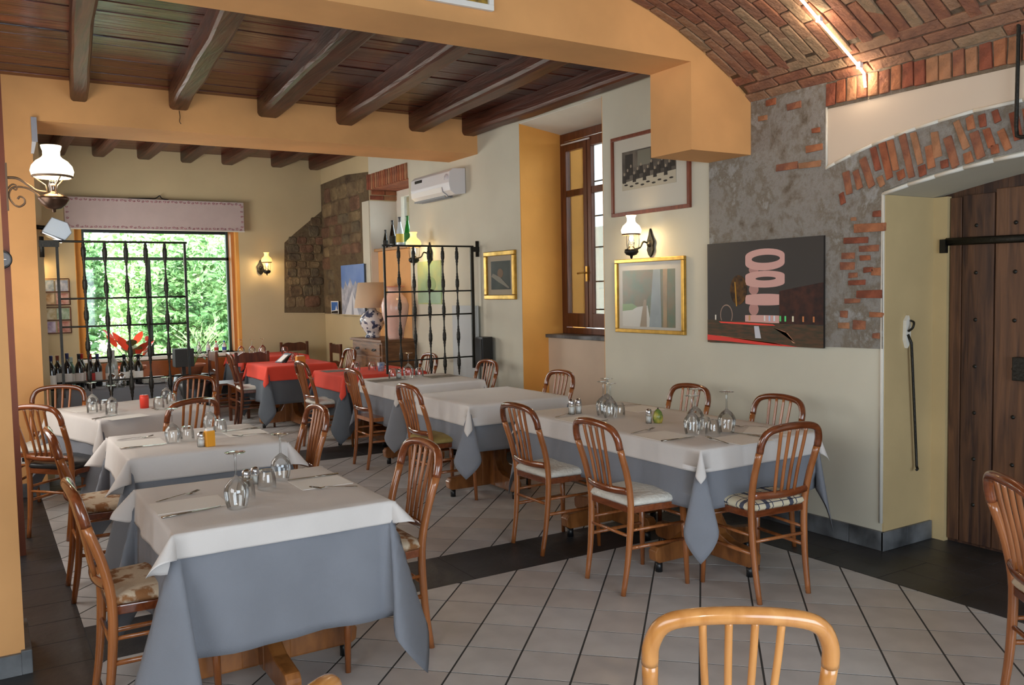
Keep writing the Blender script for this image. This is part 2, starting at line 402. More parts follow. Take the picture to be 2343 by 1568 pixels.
# near beam, drop block, pillar
arcR, arcX, arcZ = 3.03, 2.57, .345
def arcz(x): return arcZ+sqrt(max(arcR**2-(x-arcX)**2, .01)) if x > arcX else arcZ+arcR
wn = MB(); wn.prism([(-2.6, 2.965), (3.86, 2.955), (3.86, 2.412), (4.4, 2.412), (4.4, 3.85), (-2.6, 3.85)], 4.06, 4.444, 'y')
wn.prism([(-2.6, 0), (.10, 0), (.10, 2.965), (-2.6, 2.965)], 4.06, 4.444, 'y')
wall_near = struct(wn.build('wall_arch', M['orange']))
# window pieces above right wall + unseen slab added overhead to stop sun and sky leaks
struct(MB().box(-2.75, 5.06, -2.75, 12.9, 3.9, 4.0).build('light_block_slab', M['black_matt']))

# baseboards (slate tiles, one by one)
bb = struct(MB().box(XW-.002, XW, -2.6, 1.2, 0, .10).build('baseboard_right', M['slate_base']))
for a, b in ((4.4, 4.03), (4.03, 3.66), (3.66, 3.29), (3.29, 3.055)):
    MB().box(XW-.02, XW, b+.002, a-.002, .001, .112).build('baseboard_tile', M['slate_base'], bb, .003)
MB().box(XW-.02, 4.60, 3.055, 3.072, .001, .112).build('baseboard_tile', M['slate_base'], bb, .003)
MB().box(4.603, 4.85, 3.055, 3.072, .001, .112).build('baseboard_tile', M['slate_base'], bb, .003)
for a in range(12):
    y0 = 4.45+a*.27
    if 5.6 < y0 < 6.8: continue
    MB().box(XW-.014, XW, y0, y0+.266, .001, .10).build('baseboard_tile', M['slate_base'], bb)
bl = struct(MB().box(.085, .125, 4.04, 4.46, 0, .10).build('baseboard_left', M['slate_base'], None, .004))
MB().box(-.5, .085, 4.04, 4.058, 0.001, .09).build('baseboard_tile', M['slate_base'], bl)
bm_ = struct(MB().box(-.5, .42, 7.70, 7.719, .001, .11).build('baseboard_middle', M['slate_base'], None, .003))

# ------------------------------------------------------------------ setting: ceilings
c_mid = struct(MB().box(-.7, 4.4, 4.444, 7.72, 3.30, 3.42).build('ceiling', M['joist']))
y = 4.446
while y < 7.71:
    w = R.uniform(.17, .24); ye = min(y+w, 7.719)
    MB().box(-.68, 4.399, y+.004, ye-.004, 3.268+R.uniform(0, .01), 3.30).build('plank', M['plank'], c_mid, .004)
    y = ye
def joist(x0, y0, x1, y1, w, zb, zt, parent, m):
    mb = MB(); n = 7; prof = [(-.5, 1), (-.5, .22), (-.44, .07), (-.33, 0), (.33, 0), (.44, .07), (.5, .22), (.5, 1)]
    vs = []; fs = []
    for i in range(n):
        t = i/(n-1); cx = x0+(x1-x0)*t+R.uniform(-.008, .008); yy = y0+(y1-y0)*t; ww = w*R.uniform(.94, 1.06); z0 = zb+R.uniform(-.006, .006)
        for a, b in prof: vs.append((cx+a*ww, yy, z0+(zt-z0)*b))
    k = len(prof)
    for i in range(n-1):
        for j in range(k): fs.append((i*k+j, i*k+(j+1) % k, (i+1)*k+(j+1) % k, (i+1)*k+j))
    fs += [tuple(reversed(range(k))), tuple((n-1)*k+j for j in range(k))]
    mb.add(vs, [tuple(reversed(q)) for q in fs], 0, False); return mb.build('joist', m, parent)
for xb, w in ((.02, .14), (.765, .13), (1.515, .16), (2.27, .20), (2.985, .18), (3.73, .19)):
    joist(xb-.26, 4.45, xb, 7.715, w, 3.115, 3.275, c_mid, M['joist'])
joist(4.29, 4.45, 4.31, 7.715, .17, 3.12, 3.275, c_mid, M['joist'])
c_back = struct(MB().box(.4, 4.4, 8.34, 12.4, 3.53, 3.65).build('ceiling', M['joist']))
y = 8.345
while y < 12.39:
    ye = min(y+.21, 12.399); MB().box(.501, 4.399, y+.004, ye-.004, 3.50, 3.53).build('plank', M['plank'], c_back); y = ye
for xb in (.96, 1.436, 1.976, 2.517, 3.066, 3.75, 4.30):
    joist(xb, 8.35, xb, 12.395, .165, 3.37, 3.505, c_back, M['joist'])
# brick vault over the near room
vt = MB(); th1 = math.asin((XW-arcX)/arcR); n = 40; vs = []; fs = []
xs = [arcX+arcR*sin(th1*(1-i/n)) for i in range(n+1)]+[-2.6]
for x in xs:
    z = arcz(x); vs += [(x, -2.6, z), (x, 4.06, z), (x, -2.6, z+.1), (x, 4.06, z+.1)]
for i in range(len(xs)-1):
    a, b = i*4, i*4+4
    fs += [(a, a+1, b+1, b), (a+2, b+2, b+3, a+3), (a+1, a+3, b+3, b+1), (a, b, b+2, a+2)]
vt.add(vs, [tuple(reversed(q)) for q in fs], 0, True)
vault = struct(vt.build('ceiling', M['mortar']))
def brick_me(l, w, h, mats):
    out = []
    for m in mats:
        for v in range(3):
            rr = random.Random(v*7+3); mb = MB(); mb.box(-l/2, l/2, -w/2, w/2, -h/2, h/2)
            mb.v = [(x+rr.uniform(-.005, .005), yv+rr.uniform(-.0035, .0035), z+rr.uniform(-.002, .002)) for x, yv, z in mb.v]
            out.append(mb.data('brick', m, .004))
    return out
vb = brick_me(.238, .062, .03, BRV)
def on_vault(s, y):   # s: arc distance from the springing
    th = th1-s/arcR; return Vector((arcX+arcR*sin(th), y, arcZ+arcR*cos(th))), th
cnt = 0
def vbrick(s, y, along_y=False):
    global cnt
    if cnt >= 296: return
    p, th = on_vault(s, y); pr = proj(p)
    if pr is None or pr[0] > 2420 or pr[0] < 1400 or pr[1] < -60: return
    # frame: tangent (towards crown), y, normal (down to the room)
    t = Vector((-cos(th), 0, sin(th))); nrm = Vector((-sin(th), 0, -cos(th))); yv = nrm.cross(t)
    mt = Matrix((t, yv, nrm)).transposed().to_4x4()
    if along_y: mt = mt @ Matrix.Rotation(pi/2, 4, 'Z')
    mt = mt @ Matrix.Rotation(R.uniform(-.02, .02), 4, 'Z') @ Matrix.Rotation(R.uniform(-.02, .02), 4, 'X')
    mt.translation = p+nrm*R.uniform(-.006, .002)
    o = link('brick', R.choice(vb), vault); o.matrix_world = mt; cnt += 1
for k in range(3):
    y = 4.02-(.12 if k % 2 else 0)
    while y > 1.9: vbrick(.04+k*.075, y, True); y -= .25
y = 4.02; col = 0
while y > 1.7:
    s = .36+(.125 if col % 2 else 0)+R.uniform(-.02, .02)
    if col % 2: vbrick(.30, y)
    while s < 2.3:
        vbrick(s, y); s += .25
    y -= .074; col += 1

# stone patch, bricks and cream lunette on the right wall of the near room
def wpoly(pts, t, m, name, parent=wall_right, x=XW): return MB().prism(pts, x-t, x+.002, 'x').build(name, m, parent)
cb = [(3.465, 2.249), (3.40, 2.27), (3.291, 2.303), (3.15, 2.34), (3.008, 2.367), (2.88, 2.388), (2.751, 2.404), (2.562, 2.422), (2.316, 2.43), (1.9, 2.43)]
patch = [(4.444, 2.42), (4.444, 1.155), (3.075, 1.175), (3.082, 2.07)]+[(3.085-i*.157, 2.075+.115*sin(pi*i/12)) for i in range(1, 8)]+[(1.9, 2.43)]+list(reversed(cb[:-1]))+[(3.465, 2.61), (3.465, 2.775), (4.058, 2.775), (4.058, 2.42)]
wpoly(patch, .012, M['stone'], 'stone_patch')
wpoly(cb+[(1.9, 2.62), (3.465, 2.61)], .004, M['panel_cream'], 'lunette_panel')
st = MB()
for a, b in zip(cb[:-1], cb[1:]): st.tube([(XW-.008, a[0], a[1]), (XW-.008, b[0], b[1])], .011, 6)
st.tube([(XW-.008, 3.465, 2.24), (XW-.008, 3.465, 2.61)], .007, 6).build('plaster_edge', M['white_plaster'], wall_right)
wpoly([(1.9, 2.60), (3.465, 2.60), (3.465, 2.775), (1.9, 2.775)], .006, M['mortar'], 'mortar_bed')
def wbrick(y, z, w, h, ang=0, m=None, x=XW, proud=.012):
    rr = R; k = 8
    mb = MB(); vs = []
    for px_ in (-proud, .01):
        for a, b in ((-.5, -.5), (.5, -.5), (.5, .5), (-.5, .5)):
            vs.append((px_, a*w+rr.uniform(-.004, .004), b*h+rr.uniform(-.004, .004)))
    mb.add(vs, [(0, 3, 2, 1), (4, 5, 6, 7), (0, 1, 5, 4), (1, 2, 6, 5), (2, 3, 7, 6), (3, 0, 4, 7)])
    return mb.build('brick', m or R.choice(BR), wall_right, .004, (x-.008, y, z), (ang, 0, 0))
y = 3.43
while y > 1.95: wbrick(y, 2.682+R.uniform(-.004, .004), .060, .130, R.uniform(-.04, .04)); y -= .0715
for (y, z, w, h) in [(3.166,1.869,.199,.047),(3.252,1.803,.163,.037),(3.165,1.752,.129,.036),(3.244,1.555,.115,.032),(3.164,1.489,.165,.047),(3.228,1.309,.085,.053),(3.332,1.302,.075,.032),(3.116,1.369,.08,.031),(3.277,1.448,.11,.027),(3.306,1.717,.092,.037),(3.309,1.656,.099,.042),(3.12,1.618,.06,.041),(3.332,1.371,.05,.043),(3.759,2.298,.169,.045),(3.584,2.286,.167,.039),(3.551,2.381,.126,.044),(3.885,2.722,.08,.04),(3.703,2.663,.111,.044),(3.955,2.633,.075,.029),(3.538,2.484,.059,.027),(3.115,1.25,.05,.031),(3.27,1.60,.06,.032),(3.115,1.945,.05,.035),(3.19,1.70,.071,.031),(3.168,1.63,.065,.031),(3.268,1.926,.036,.021)]:
    wbrick(y, z, w, h, R.uniform(-.03, .03))
for (ya, za, yb, zb) in [(3.324,2.211,3.299,2.075),(3.255,2.209,3.226,2.10),(3.211,2.272,3.147,2.10),(3.141,2.323,3.109,2.19),(3.087,2.342,3.033,2.135),(3.035,2.347,2.996,2.176),(2.961,2.365,2.901,2.125),(2.896,2.368,2.852,2.19),(2.845,2.183,2.83,2.128),(2.804,2.28,2.783,2.162),(2.771,2.351,2.749,2.214),(2.697,2.313,2.649,2.15),(2.652,2.389,2.592,2.235),(2.715,2.197,2.708,2.15),(2.592,2.215,2.578,2.16),(2.582,2.40,2.568,2.33),(2.555,2.315,2.516,2.175),(2.519,2.395,2.506,2.331),(2.493,2.323,2.462,2.222),(2.45,2.236,2.443,2.19),(2.452,2.405,2.433,2.343),(2.421,2.305,2.377,2.198),(3.101,2.156,3.078,2.10),(2.974,2.17,2.959,2.125),(3.357,2.088,3.34,2.023),(2.36,2.38,2.33,2.24),(2.30,2.39,2.27,2.22)]:
    yc, zc = (ya+yb)/2, (za+zb)/2; ln = hypot(ya-yb, za-zb)
    wbrick(yc, zc, R.uniform(.036, .046), ln, -atan2(ya-yb, za-zb) if True else 0)
# far stone patches and brick surround of the niche
wpoly([(10.60, 1.255), (12.398, 1.26), (12.398, 3.16), (11.4, 3.18), (10.60, 3.12)], .010, M['stone_dark'], 'stone_patch')
pb = [(3.785, 1.29), (4.40, 1.27), (4.40, 2.78), (4.2, 2.62), (3.99, 2.45), (3.82, 2.30)]
MB().prism(pb, BY-.010, BY+.002, 'y').build('stone_patch', M['stone_dark'], wall_back)
def inpoly(p, poly):
    c = False
    for i in range(len(poly)):
        a, b = poly[i], poly[i-1]
        if (a[1] > p[1]) != (b[1] > p[1]) and p[0] < (b[0]-a[0])*(p[1]-a[1])/(b[1]-a[1])+a[0]: c = not c
    return c
SM = [mat('rubble_%d' % i, c, .95, col2=d, scale=7, bump=1, bscale=24) for i, (c, d) in enumerate([('806C50', '5E4C38'), ('74674F', '54483A'), ('8C7858', '6A573E'), ('80604A', '5E4534')])]
def rubble(P0, plane, m):
    # irregular stone face, sits proud of the wall patch
    (a, b), w, h = P0
    k = 8; ring = [(a+w*px_*R.uniform(.92, 1.08), b+h*pz_*R.uniform(.92, 1.08)) for px_, pz_ in ((.5, -.3), (.5, .3), (.36, .5), (-.36, .5), (-.5, .3), (-.5, -.3), (-.36, -.5), (.36, -.5))]
    inner = [((p[0]-a)*.86+a, (p[1]-b)*.8+b) for p in ring]
    t0, t1 = .002, .014
    if plane == 'y': f = lambda p, t: (p[0], BY-.008-t, p[1])
    else: f = lambda p, t: (XW-.008-t, p[0], p[1])
    vs = [f(p, t0) for p in ring]+[f(p, t1) for p in inner]
    fs = [(i, (i+1) % k, k+(i+1) % k, k+i) for i in range(k)]+[tuple(range(k, 2*k))]
    if plane == 'x': fs = [tuple(reversed(q)) for q in fs]
    return MB().add(vs, fs, 0, False).build('stone', m, wall_back if plane == 'y' else wall_right)
zz = 1.36
while zz < 2.7:
    x = 3.80+R.uniform(0, .08)
    h = R.uniform(.09, .16)
    while x < 4.38:
        w = R.uniform(.11, .24)
        if inpoly((x+w/2, zz+h*.5), pb) and inpoly((x+.03, zz+h*.5), pb): rubble(((x+w/2, zz+h/2), w, h), 'y', R.choice(SM))
        x += w+.006
    zz += h+.006
zz = 1.34
while zz < 3.0:
    h = R.uniform(.12, .2); y = 10.72 if zz > 2.75 else 10.9
    while y < 12.2:
        w = R.uniform(.2, .42)
        if not (10.8 < y < 11.9 and 1.2 < zz < 1.95): rubble(((y+w/2, zz+h/2), w, h), 'x', R.choice(SM))
        y += w+.008
    zz += h+.008
y = 9.43
while y < 10.62: wbrick(y, 2.985, .055, .19, R.uniform(-.03, .03), R.choice(BR)); y += .0685
for r in range(3):
    for k in range(2):
        mb = MB().box(-.09, .09, -.012, .012, -.027, .027)
        mb.build('brick', R.choice(BR), wall_right, .004, (4.50+k*.19+(r % 2)*.02, 10.58, 2.79+r*.066))

# ------------------------------------------------------------------ windows and door
# window_1: dark wooden casement in the right recess
w1 = struct(MB().box(4.87, 4.93, 5.668, 5.74, 1.122, 3.04).build('window_1', M['winwood']))
fr = MB(); fr.box(4.86, 4.93, 6.855, 6.92, 1.122, 3.035); fr.box(4.86, 4.93, 5.74, 6.855, 2.96, 3.035); fr.box(4.86, 4.93, 5.74, 6.855, 1.122, 1.18)
fr.build('frame', M['winwood'], w1, .004)
for a, b in ((6.465, 6.85), (5.74, 6.455)):
    s_ = MB(); s_.box(4.835, 4.88, a, a+.055, 1.19, 2.95); s_.box(4.835, 4.88, b-.055, b, 1.19, 2.95)
    s_.box(4.835, 4.88, a+.055, b-.055, 1.19, 1.32); s_.box(4.835, 4.88, a+.055, b-.055, 2.86, 2.95); s_.box(4.84, 4.875, a+.055, b-.055, 2.43, 2.49)
    so = s_.build('sash', M['winwood'], w1, .004)
    MB().box(4.856, 4.860, a+.05, b-.05, 1.31, 2.87).build('pane', M['pane'], so)
h_ = MB(); h_.box(4.818, 4.835, 6.452, 6.48, 1.62, 1.76); h_.tube([(4.82, 6.466, 1.70), (4.79, 6.466, 1.70), (4.785, 6.56, 1.695)], .008, 8)
h_.build('handle', M['gold'], w1)
cr = MB(); cr.tube([(4.82, 6.84, 2.925), (4.82, 6.40, 2.925)], .008, 8); cr.build('curtain_rod', M['plastic'], w1)
# outside of window_1: reveal, iron bars
MB().box(4.94, 5.09, 6.86, 6.93, 1.0, 3.2).build('outer_reveal', M['yellow'], w1)
MB().box(5.09, 5.20, 6.84, 6.93, .9, 3.3).build('outer_jamb', mat('grey_shutter', '8E9396', .7, bump=.3, bscale=6), w1)
ib = MB()
for z in (1.35, 1.62, 1.95, 2.25, 2.58): ib.tube([(5.10, 5.6, z), (5.10, 6.92, z)], .007, 6)
for y in (5.9, 6.1, 6.3): ib.tube([(5.10, y, 1.1), (5.10, y, 3.1)], .007, 6)
ib.build('window_bars', M['iron'], w1)
# window_2: large metal window in the back wall
w2 = struct(MB().box(1.20, 3.10, 12.68, 12.72, 2.42, 2.47).build('window_2', M['dark']))
f2 = MB(); f2.box(1.20, 1.235, 12.66, 12.73, .74, 2.47); f2.box(3.055, 3.10, 12.66, 12.73, .70, 2.47)
f2.box(1.20, 3.10, 12.66, 12.73, 2.055, 2.095); f2.box(1.20, 3.10, 12.66, 12.73, .70, .76)
f2.build('frame', mat('dark_green_metal', '2E3A33', .4), w2)
MB().box(1.985, 2.035, 12.65, 12.72, .76, 2.055).build('mullion', mat('dark_green_metal', '2E3A33', .4), w2)
for a, b, c, d in ((1.235, 3.055, 2.095, 2.42), (1.235, 1.985, .76, 2.055), (2.035, 3.055, .76, 2.055)):
    MB().box(a, b, 12.69, 12.694, c, d).build('pane', M['pane'], w2)
MB().box(1.10, 1.20, 12.60, 12.85, .70, 2.47).build('reveal', M['yellow'], w2)
MB().box(3.125, 3.169, 12.402, 12.655, .765, 2.455).build('reveal', M['yellow'], w2)
MB().box(3.085, 3.125, 12.50, 12.655, .765, 2.455).build('wooden_jamb', wood('orange_jamb_wood', 'C8823E', 'A8622A', .4, 3, (9, 9, 1), .05), w2)
MB().box(1.10, 3.17, 12.35, 12.85, .715, .76).build('sill', mat('white_marble', 'E8E4DC', .3), w2, .004)
MB().box(1.10, 3.17, 12.40, 12.85, 2.46, 2.50).build('lintel', M['white_plaster'], w2)
# window_3 in the niche
w3 = struct(MB().box(4.78, 4.86, 9.38, 10.59, 2.10, 2.18).build('window_3', M['white_plaster']))
f3 = MB(); f3.box(4.78, 4.86, 9.38, 9.46, 2.18, 2.90); f3.box(4.78, 4.86, 10.44, 10.59, 2.18, 2.90); f3.box(4.78, 4.86, 9.46, 10.44, 2.80, 2.90); f3.box(4.80, 4.85, 9.93, 9.98, 2.18, 2.80)
f3.build('frame', M['white_plaster'], w3)
MB().box(4.818, 4.822, 9.46, 10.44, 2.18, 2.80).build('pane', M['pane'], w3)
# door_1: old plank door in the arched recess
dr = struct(MB().box(4.905, 4.95, 1.20, 3.07, -.01, 2.155).build('door_1', M['door']))
y = 2.98; ws = (.075, .19, .26, .22, .25, .2, .28, .2)
for w in ws:
    MB().box(4.875+R.uniform(0, .006), 4.905, y-w+.003, y-.003, .02, 2.04+.08*min(1, (2.98-y)/.8)).build('plank', M['door'], dr, .004)
    y -= w
MB().box(4.86, 4.90, 2.985, 3.075, 0, 2.05).build('door_frame', M['ochre'], dr)
hg = MB(); hg.tube([(4.855, 2.99, 1.785), (4.855, 2.2, 1.775)], .022, 6, flat=(1, .4)); hg.box(4.84, 4.87, 2.985, 3.02, 1.72, 1.80)
hg.build('hinge_strap', M['iron'], dr)
MB().box(4.83, 4.875, 2.30, 2.585, 1.0, 1.13).build('lock_case', M['iron'], dr, .005)
sn = MB()
for k in range(4):
    for r in range(7): sn.lathe([(.012, 0), (.008, .006), (0, .008)], n=8, mtx=Matrix.Translation((4.876, 2.82-k*.22, .25+r*.27)) @ Matrix.Rotation(-pi/2, 4, 'Y'))
sn.build('nail', M['iron'], dr)

# brown post left, wires
tr = struct(MB().box(.10, .180, 5.95, 6.03, 0, 3.2).build('trim_1', mat('brown_paint', '6B3318', .5, var=.1)))
# wire above window frame end, small white box on pillar
# ------------------------------------------------------------------ outside
struct(MB().box(-8, 14, 13.1, 40, -.1, -.02).build('ground_outside', mat('pale_gravel_road', 'C9C6BC', .9, var=.1)))
leafm = [mat('leaf_%d' % i, c, .6, col2=d, scale=2) for i, (c, d) in enumerate([('7FA868', '4C7A48'), ('A0C488', '6A9460'), ('B8D49A', '84A86A')])]
def foliage(name, label, loc, rx, ry, rzr, n, seed, m, leaf=.075):
    rr = random.Random(seed); t = thing(name, label, 'bush', loc, 0, None)
    mb = MB()
    for i in range(n):
        a = rr.uniform(0, 2*pi); u = rr.uniform(-1, 1); r = rr.uniform(.55, 1)**.5*(1+.18*sin(5*a+seed)+.12*sin(9*u*3))
        s = sqrt(1-u*u); p = Vector((rx*r*s*cos(a), ry*r*s*sin(a), rzr+rzr*r*u))
        e = Euler((rr.uniform(0, 6.3), rr.uniform(0, 6.3), rr.uniform(0, 6.3))).to_matrix().to_4x4(); e.translation = p
        l = leaf*rr.uniform(.6, 1.3)
        mb.add([(0, -l, 0), (l*.45, 0, l*.1), (0, l, 0), (-l*.45, 0, l*.1)], [(0, 1, 2, 3)], 0, False, e)
    o = mb.build('foliage', m, t); o['kind'] = 'stuff'
    tk = MB(); tk.tube([(0, 0, -.02), (.03, 0, rzr*.6), (.05, .02, rzr)], [.09, .07, .04], 8); tk.build('trunk', mat('bark', '5C4A36', .9), t)
    for k in range(5):
        a = k*1.26; MB().tube([(.04, 0, rzr*.5), (cos(a)*rx*.4, sin(a)*ry*.4, rzr*(1+.1*k))], [.035, .012], 6).build('branch', mat('bark', '5C4A36', .9), t)
    return t
foliage('bush', 'tall dark green tree filling the left side of the back window', (1.15, 18.3, 0), .95, .9, 1.6, 9000, 1, leafm[0])
foliage('bush', 'large mid green bush in the centre of the back window', (3.35, 16.6, 0), .95, .9, 1.15, 10000, 2, leafm[0])
foliage('bush', 'pale green bush at the right edge of the back window', (5.3, 19.8, 0), 1.05, .8, 1.45, 8000, 3, leafm[1])
foliage('bush', 'yellow green tree behind the other bushes, high in the window', (4.3, 22.5, 0), 2.1, 1.3, 1.75, 9000, 4, leafm[2], .10)
foliage('bush', 'low light green shrub at the foot of the back window view', (2.1, 15.4, 0), .9, .6, .36, 3000, 5, leafm[2], .05)
# tall grass in front of the window
g = thing('grass_clump', 'tall arching pale grass clump outside the window', 'grass', (3.05, 14.6, 0)); gm = MB()
for k in range(46):
    a = R.uniform(0, 2*pi); h = R.uniform(.7, 1.15); q = R.uniform(.15, .5)
    gm.tube(bez([(0, 0, 0), (cos(a)*q*.3, sin(a)*q*.3, h*.7), (cos(a)*q, sin(a)*q, h)], 4), [.008]*8+[.003], 4)
o = gm.build('blades', leafm[2], g); o['kind'] = 'stuff'
MB().lathe([(0, 0), (.12, 0), (.09, .07), (0, .09)], n=10).build('root', mat('bark', '5C4A36', .9), g)
struct(MB().box(9.0, 9.2, 0, 12.9, 0, 2.6).build('garden_wall', mat('pale_garden_wall', 'D8D6CC', .9)))
struct(MB().box(5.42, 13, -3, 13.0, -.1, -.02).build('ground_outside', mat('pale_gravel_road', 'C9C6BC', .9, var=.1)))


# ------------------------------------------------------------------ chairs
def make_chair(name, label, loc, rot, woods=('chair', 'chair_rail'), cushion='white', group=None):
    t = thing(name, label, 'chair', loc, rot, group); wl, wr_ = M[woods[0]], M[woods[1]]; ks = []
    for s in (-1, 1):
        p = bez([(s*.160, -.215, 0), (s*.166, -.185, .20), (s*.174, -.172, .44), (s*.182, -.196, .60), (s*.187, -.245, .755)], 4)
        r = [.0135+.004*min(1, i/6) for i in range(len(p))]
        MB().tube(p, r, 10).build('leg', wl, t)
        MB().tube([(s*.170, .165, .44), (s*.182, .175, .20), (s*.188, .180, 0)], [.018, .0155, .012], 10).build('leg', wl, t)
    arcp = [(-.187, -.245, .752), (-.184, -.256, .800), (-.160, -.268, .845), (-.105, -.279, .866), (0, -.286, .874), (.105, -.279, .866), (.160, -.268, .845), (.184, -.256, .800), (.187, -.245, .752)]
    MB().tube(bez(arcp, 4), .0185, 12, up=(0, 1, 0)).build('top_rail', wr_, t)
    MB().tube(bez([(-.178, -.185, .530), (-.09, -.208, .528), (0, -.216, .527), (.09, -.208, .528), (.178, -.185, .530)], 4), .016, 8, flat=(1.25, .7)).build('crossbar', wr_, t)
    for x in (-.081, -.027, .027, .081):
        MB().tube(bez([(x*.78, -.213, .535), (x*.85, -.235, .66), (x*.95, -.262, .78), (x, -.280, .868)], 3), .0085, 8).build('spindle', wl, t)
    def outline(g=0):
        o = []
        for (x, y, r) in ((.178-g, -.180+g, .03), (.208-g, .195-g, .055), (-.208+g, .195-g, .055), (-.178+g, -.180+g, .03)):
            o.append((x, y, r))
        pts = []; k = len(o)
        for i in range(k):
            a = Vector(o[i-1][:2]); b = Vector(o[i][:2]); c = Vector(o[(i+1) % k][:2]); r = o[i][2]
            p0 = b+(a-b).normalized()*r; p1 = b+(c-b).normalized()*r
            for q in range(5):
                u = q/4; pts.append(((p0*(1-u)+b*u)*(1-u)+(b*(1-u)+p1*u)*u)[:])
        return pts
    MB().prism(outline(), .418, .452, 'z').build('seat', wr_ if cushion != 'none' else wl, t, .004)
    for a, b, z, r in (((-.168, -.182), (-.180, .172), .24, .010), ((.168, -.182), (.180, .172), .24, .010), ((-.174, -.176), (.174, -.176), .30, .009), ((-.178, .172), (.178, .172), .36, .009), ((-.168, -.184), (-.182, .174), .33, .008), ((.168, -.184), (.182, .174), .33, .008)):
        MB().tube([(a[0], a[1], z), (b[0], b[1], z)], r, 8).build('stretcher', wl, t)
    if cushion != 'none':
        mb = MB(); layers = [(0.004, .452, 0), (-.006, .466, 0), (0.002, .482, 0), (.025, .492, 0), (.07, .497, 0)]
        vs = []; fs = []; n = 0
        for g, z, _ in layers:
            pts = outline(g); n = len(pts)
            for i, (x, y) in enumerate(pts): vs.append((x, y, z+.0025*sin(i*1.9)))
        for l in range(len(layers)-1):
            for i in range(n): fs.append((l*n+i, l*n+(i+1) % n, (l+1)*n+(i+1) % n, (l+1)*n+i))
        fs.append(tuple((len(layers)-1)*n+i for i in range(n))); fs.append(tuple(reversed(range(n))))
        mb.add(vs, fs, 0, True).build('cushion', CUSH[cushion], t)
    return t
def plaid():
    m, nt, b = new_mat('plaid_fabric'); N, L = nt.nodes, nt.links
    tc = N.new('ShaderNodeTexCoord'); sx = N.new('ShaderNodeSeparateXYZ'); L.new(tc.outputs['Object'], sx.inputs[0]); outs = []
    for ax, sh in (('X', .02), ('Y', .06)):
        tot = None
        for per, wd, off in ((.155, .17, 0), (.155, .04, .30), (.155, .04, .72)):
            a = N.new('ShaderNodeMath'); a.operation = 'ADD'; a.inputs[1].default_value = 1+sh; L.new(sx.outputs[ax], a.inputs[0])
            d = N.new('ShaderNodeMath'); d.operation = 'DIVIDE'; d.inputs[1].default_value = per; L.new(a.outputs[0], d.inputs[0])
            o_ = N.new('ShaderNodeMath'); o_.operation = 'ADD'; o_.inputs[1].default_value = off; L.new(d.outputs[0], o_.inputs[0])
            f = N.new('ShaderNodeMath'); f.operation = 'FRACT'; L.new(o_.outputs[0], f.inputs[0])
            l = N.new('ShaderNodeMath'); l.operation = 'LESS_THAN'; l.inputs[1].default_value = wd; L.new(f.outputs[0], l.inputs[0])
            if tot is None: tot = l
            else:
                mx = N.new('ShaderNodeMath'); mx.operation = 'MAXIMUM'; L.new(tot.outputs[0], mx.inputs[0]); L.new(l.outputs[0], mx.inputs[1]); tot = mx
        outs.append(tot)
    s = N.new('ShaderNodeMath'); L.new(outs[0].outputs[0], s.inputs[0]); L.new(outs[1].outputs[0], s.inputs[1])
    h = N.new('ShaderNodeMath'); h.operation = 'MULTIPLY'; h.inputs[1].default_value = .5; L.new(s.outputs[0], h.inputs[0])
    rp = N.new('ShaderNodeValToRGB'); L.new(h.outputs[0], rp.inputs[0]); rp.color_ramp.elements[0].color = srgb('D2C7AC'); rp.color_ramp.elements[1].color = srgb('15182A')
    e = rp.color_ramp.elements.new(.5); e.color = srgb('4A4D5C')
    L.new(rp.outputs[0], b.inputs['Base Color']); b.inputs['Roughness'].default_value = .9; return m
CUSH = {'white': mat('white_cushion_fabric', 'D6D2C8', .85, var=.05, scale=30, bump=.5, bscale=45), 'plaid': plaid(),
        'olive': mat('olive_cushion_fabric', '9A8348', .9, var=.12, scale=12, bump=.3, bscale=40),
        'floral': mat('brown_cream_brocade', 'C9B79E', .85, col2='8E6038', scale=11, lo=.47, hi=.53, bump=.2, bscale=60, detail=8),
        'black': mat('black_leather', '26282A', .3, bump=.1, bscale=60)}
P2 = pi/2
CH = 'bentwood_chair'
gr = 'slatted bentwood dining chairs'
def ch(label, x, y, rot, cushion='white', woods=('chair', 'chair_rail')): return make_chair(CH, label, (x, y, 0), rot, woods, cushion, gr)
# rot: facing +Y = 0, facing +X = -pi/2, facing -X = pi/2
ch('bentwood chair with a black and cream plaid cushion at the right table', 3.345, 3.08, radians(-5), 'plaid')
ch('white cushioned bentwood chair left of the right table, nearest the plaid chair', 2.92, 3.50, -P2-.04, 'white')
ch('bentwood chair with white cushion, second along the left side of the right table', 2.945, 4.29, -P2, 'white')
ch('bentwood chair against the wall, nearest the yellow door jamb', 3.84, 3.58, P2, 'white')
ch('bentwood chair against the wall under the gilt picture under glass', 3.85, 4.36, P2, 'white')
ch('bentwood chair with an olive cushion at the empty white table', 2.90, 5.72, -P2, 'olive')
ch('bentwood chair beside the tall window recess', 3.78, 5.80, P2, 'white')
ch('bentwood chair with bare wooden seat left of the table with grey menus', 3.06, 7.22, -P2, 'none')
ch('bentwood chair by the wall behind the iron gate, right of the table with grey menus', 3.90, 7.20, P2, 'white')
ch('bentwood chair with pale cushion left of the middle red table', 2.98, 8.40, -P2, 'white')
ch('bentwood chair seen through the right iron gate, beside the middle red table', 3.88, 8.42, P2, 'none')
ch('bentwood chair with white tied cushion left of the large red table', 2.74, 10.25, -P2-.08, 'white', ('rustic', 'rustic'))
ch('bentwood chair between the large red table and the chest of drawers', 3.56, 9.95, P2, 'none')
ch('bentwood chair with brown and cream brocade seat left of the nearest table', .53, 3.50, -P2, 'floral')
ch('bentwood chair with brown and cream brocade seat right of the nearest table', 1.40, 3.49, P2, 'floral')
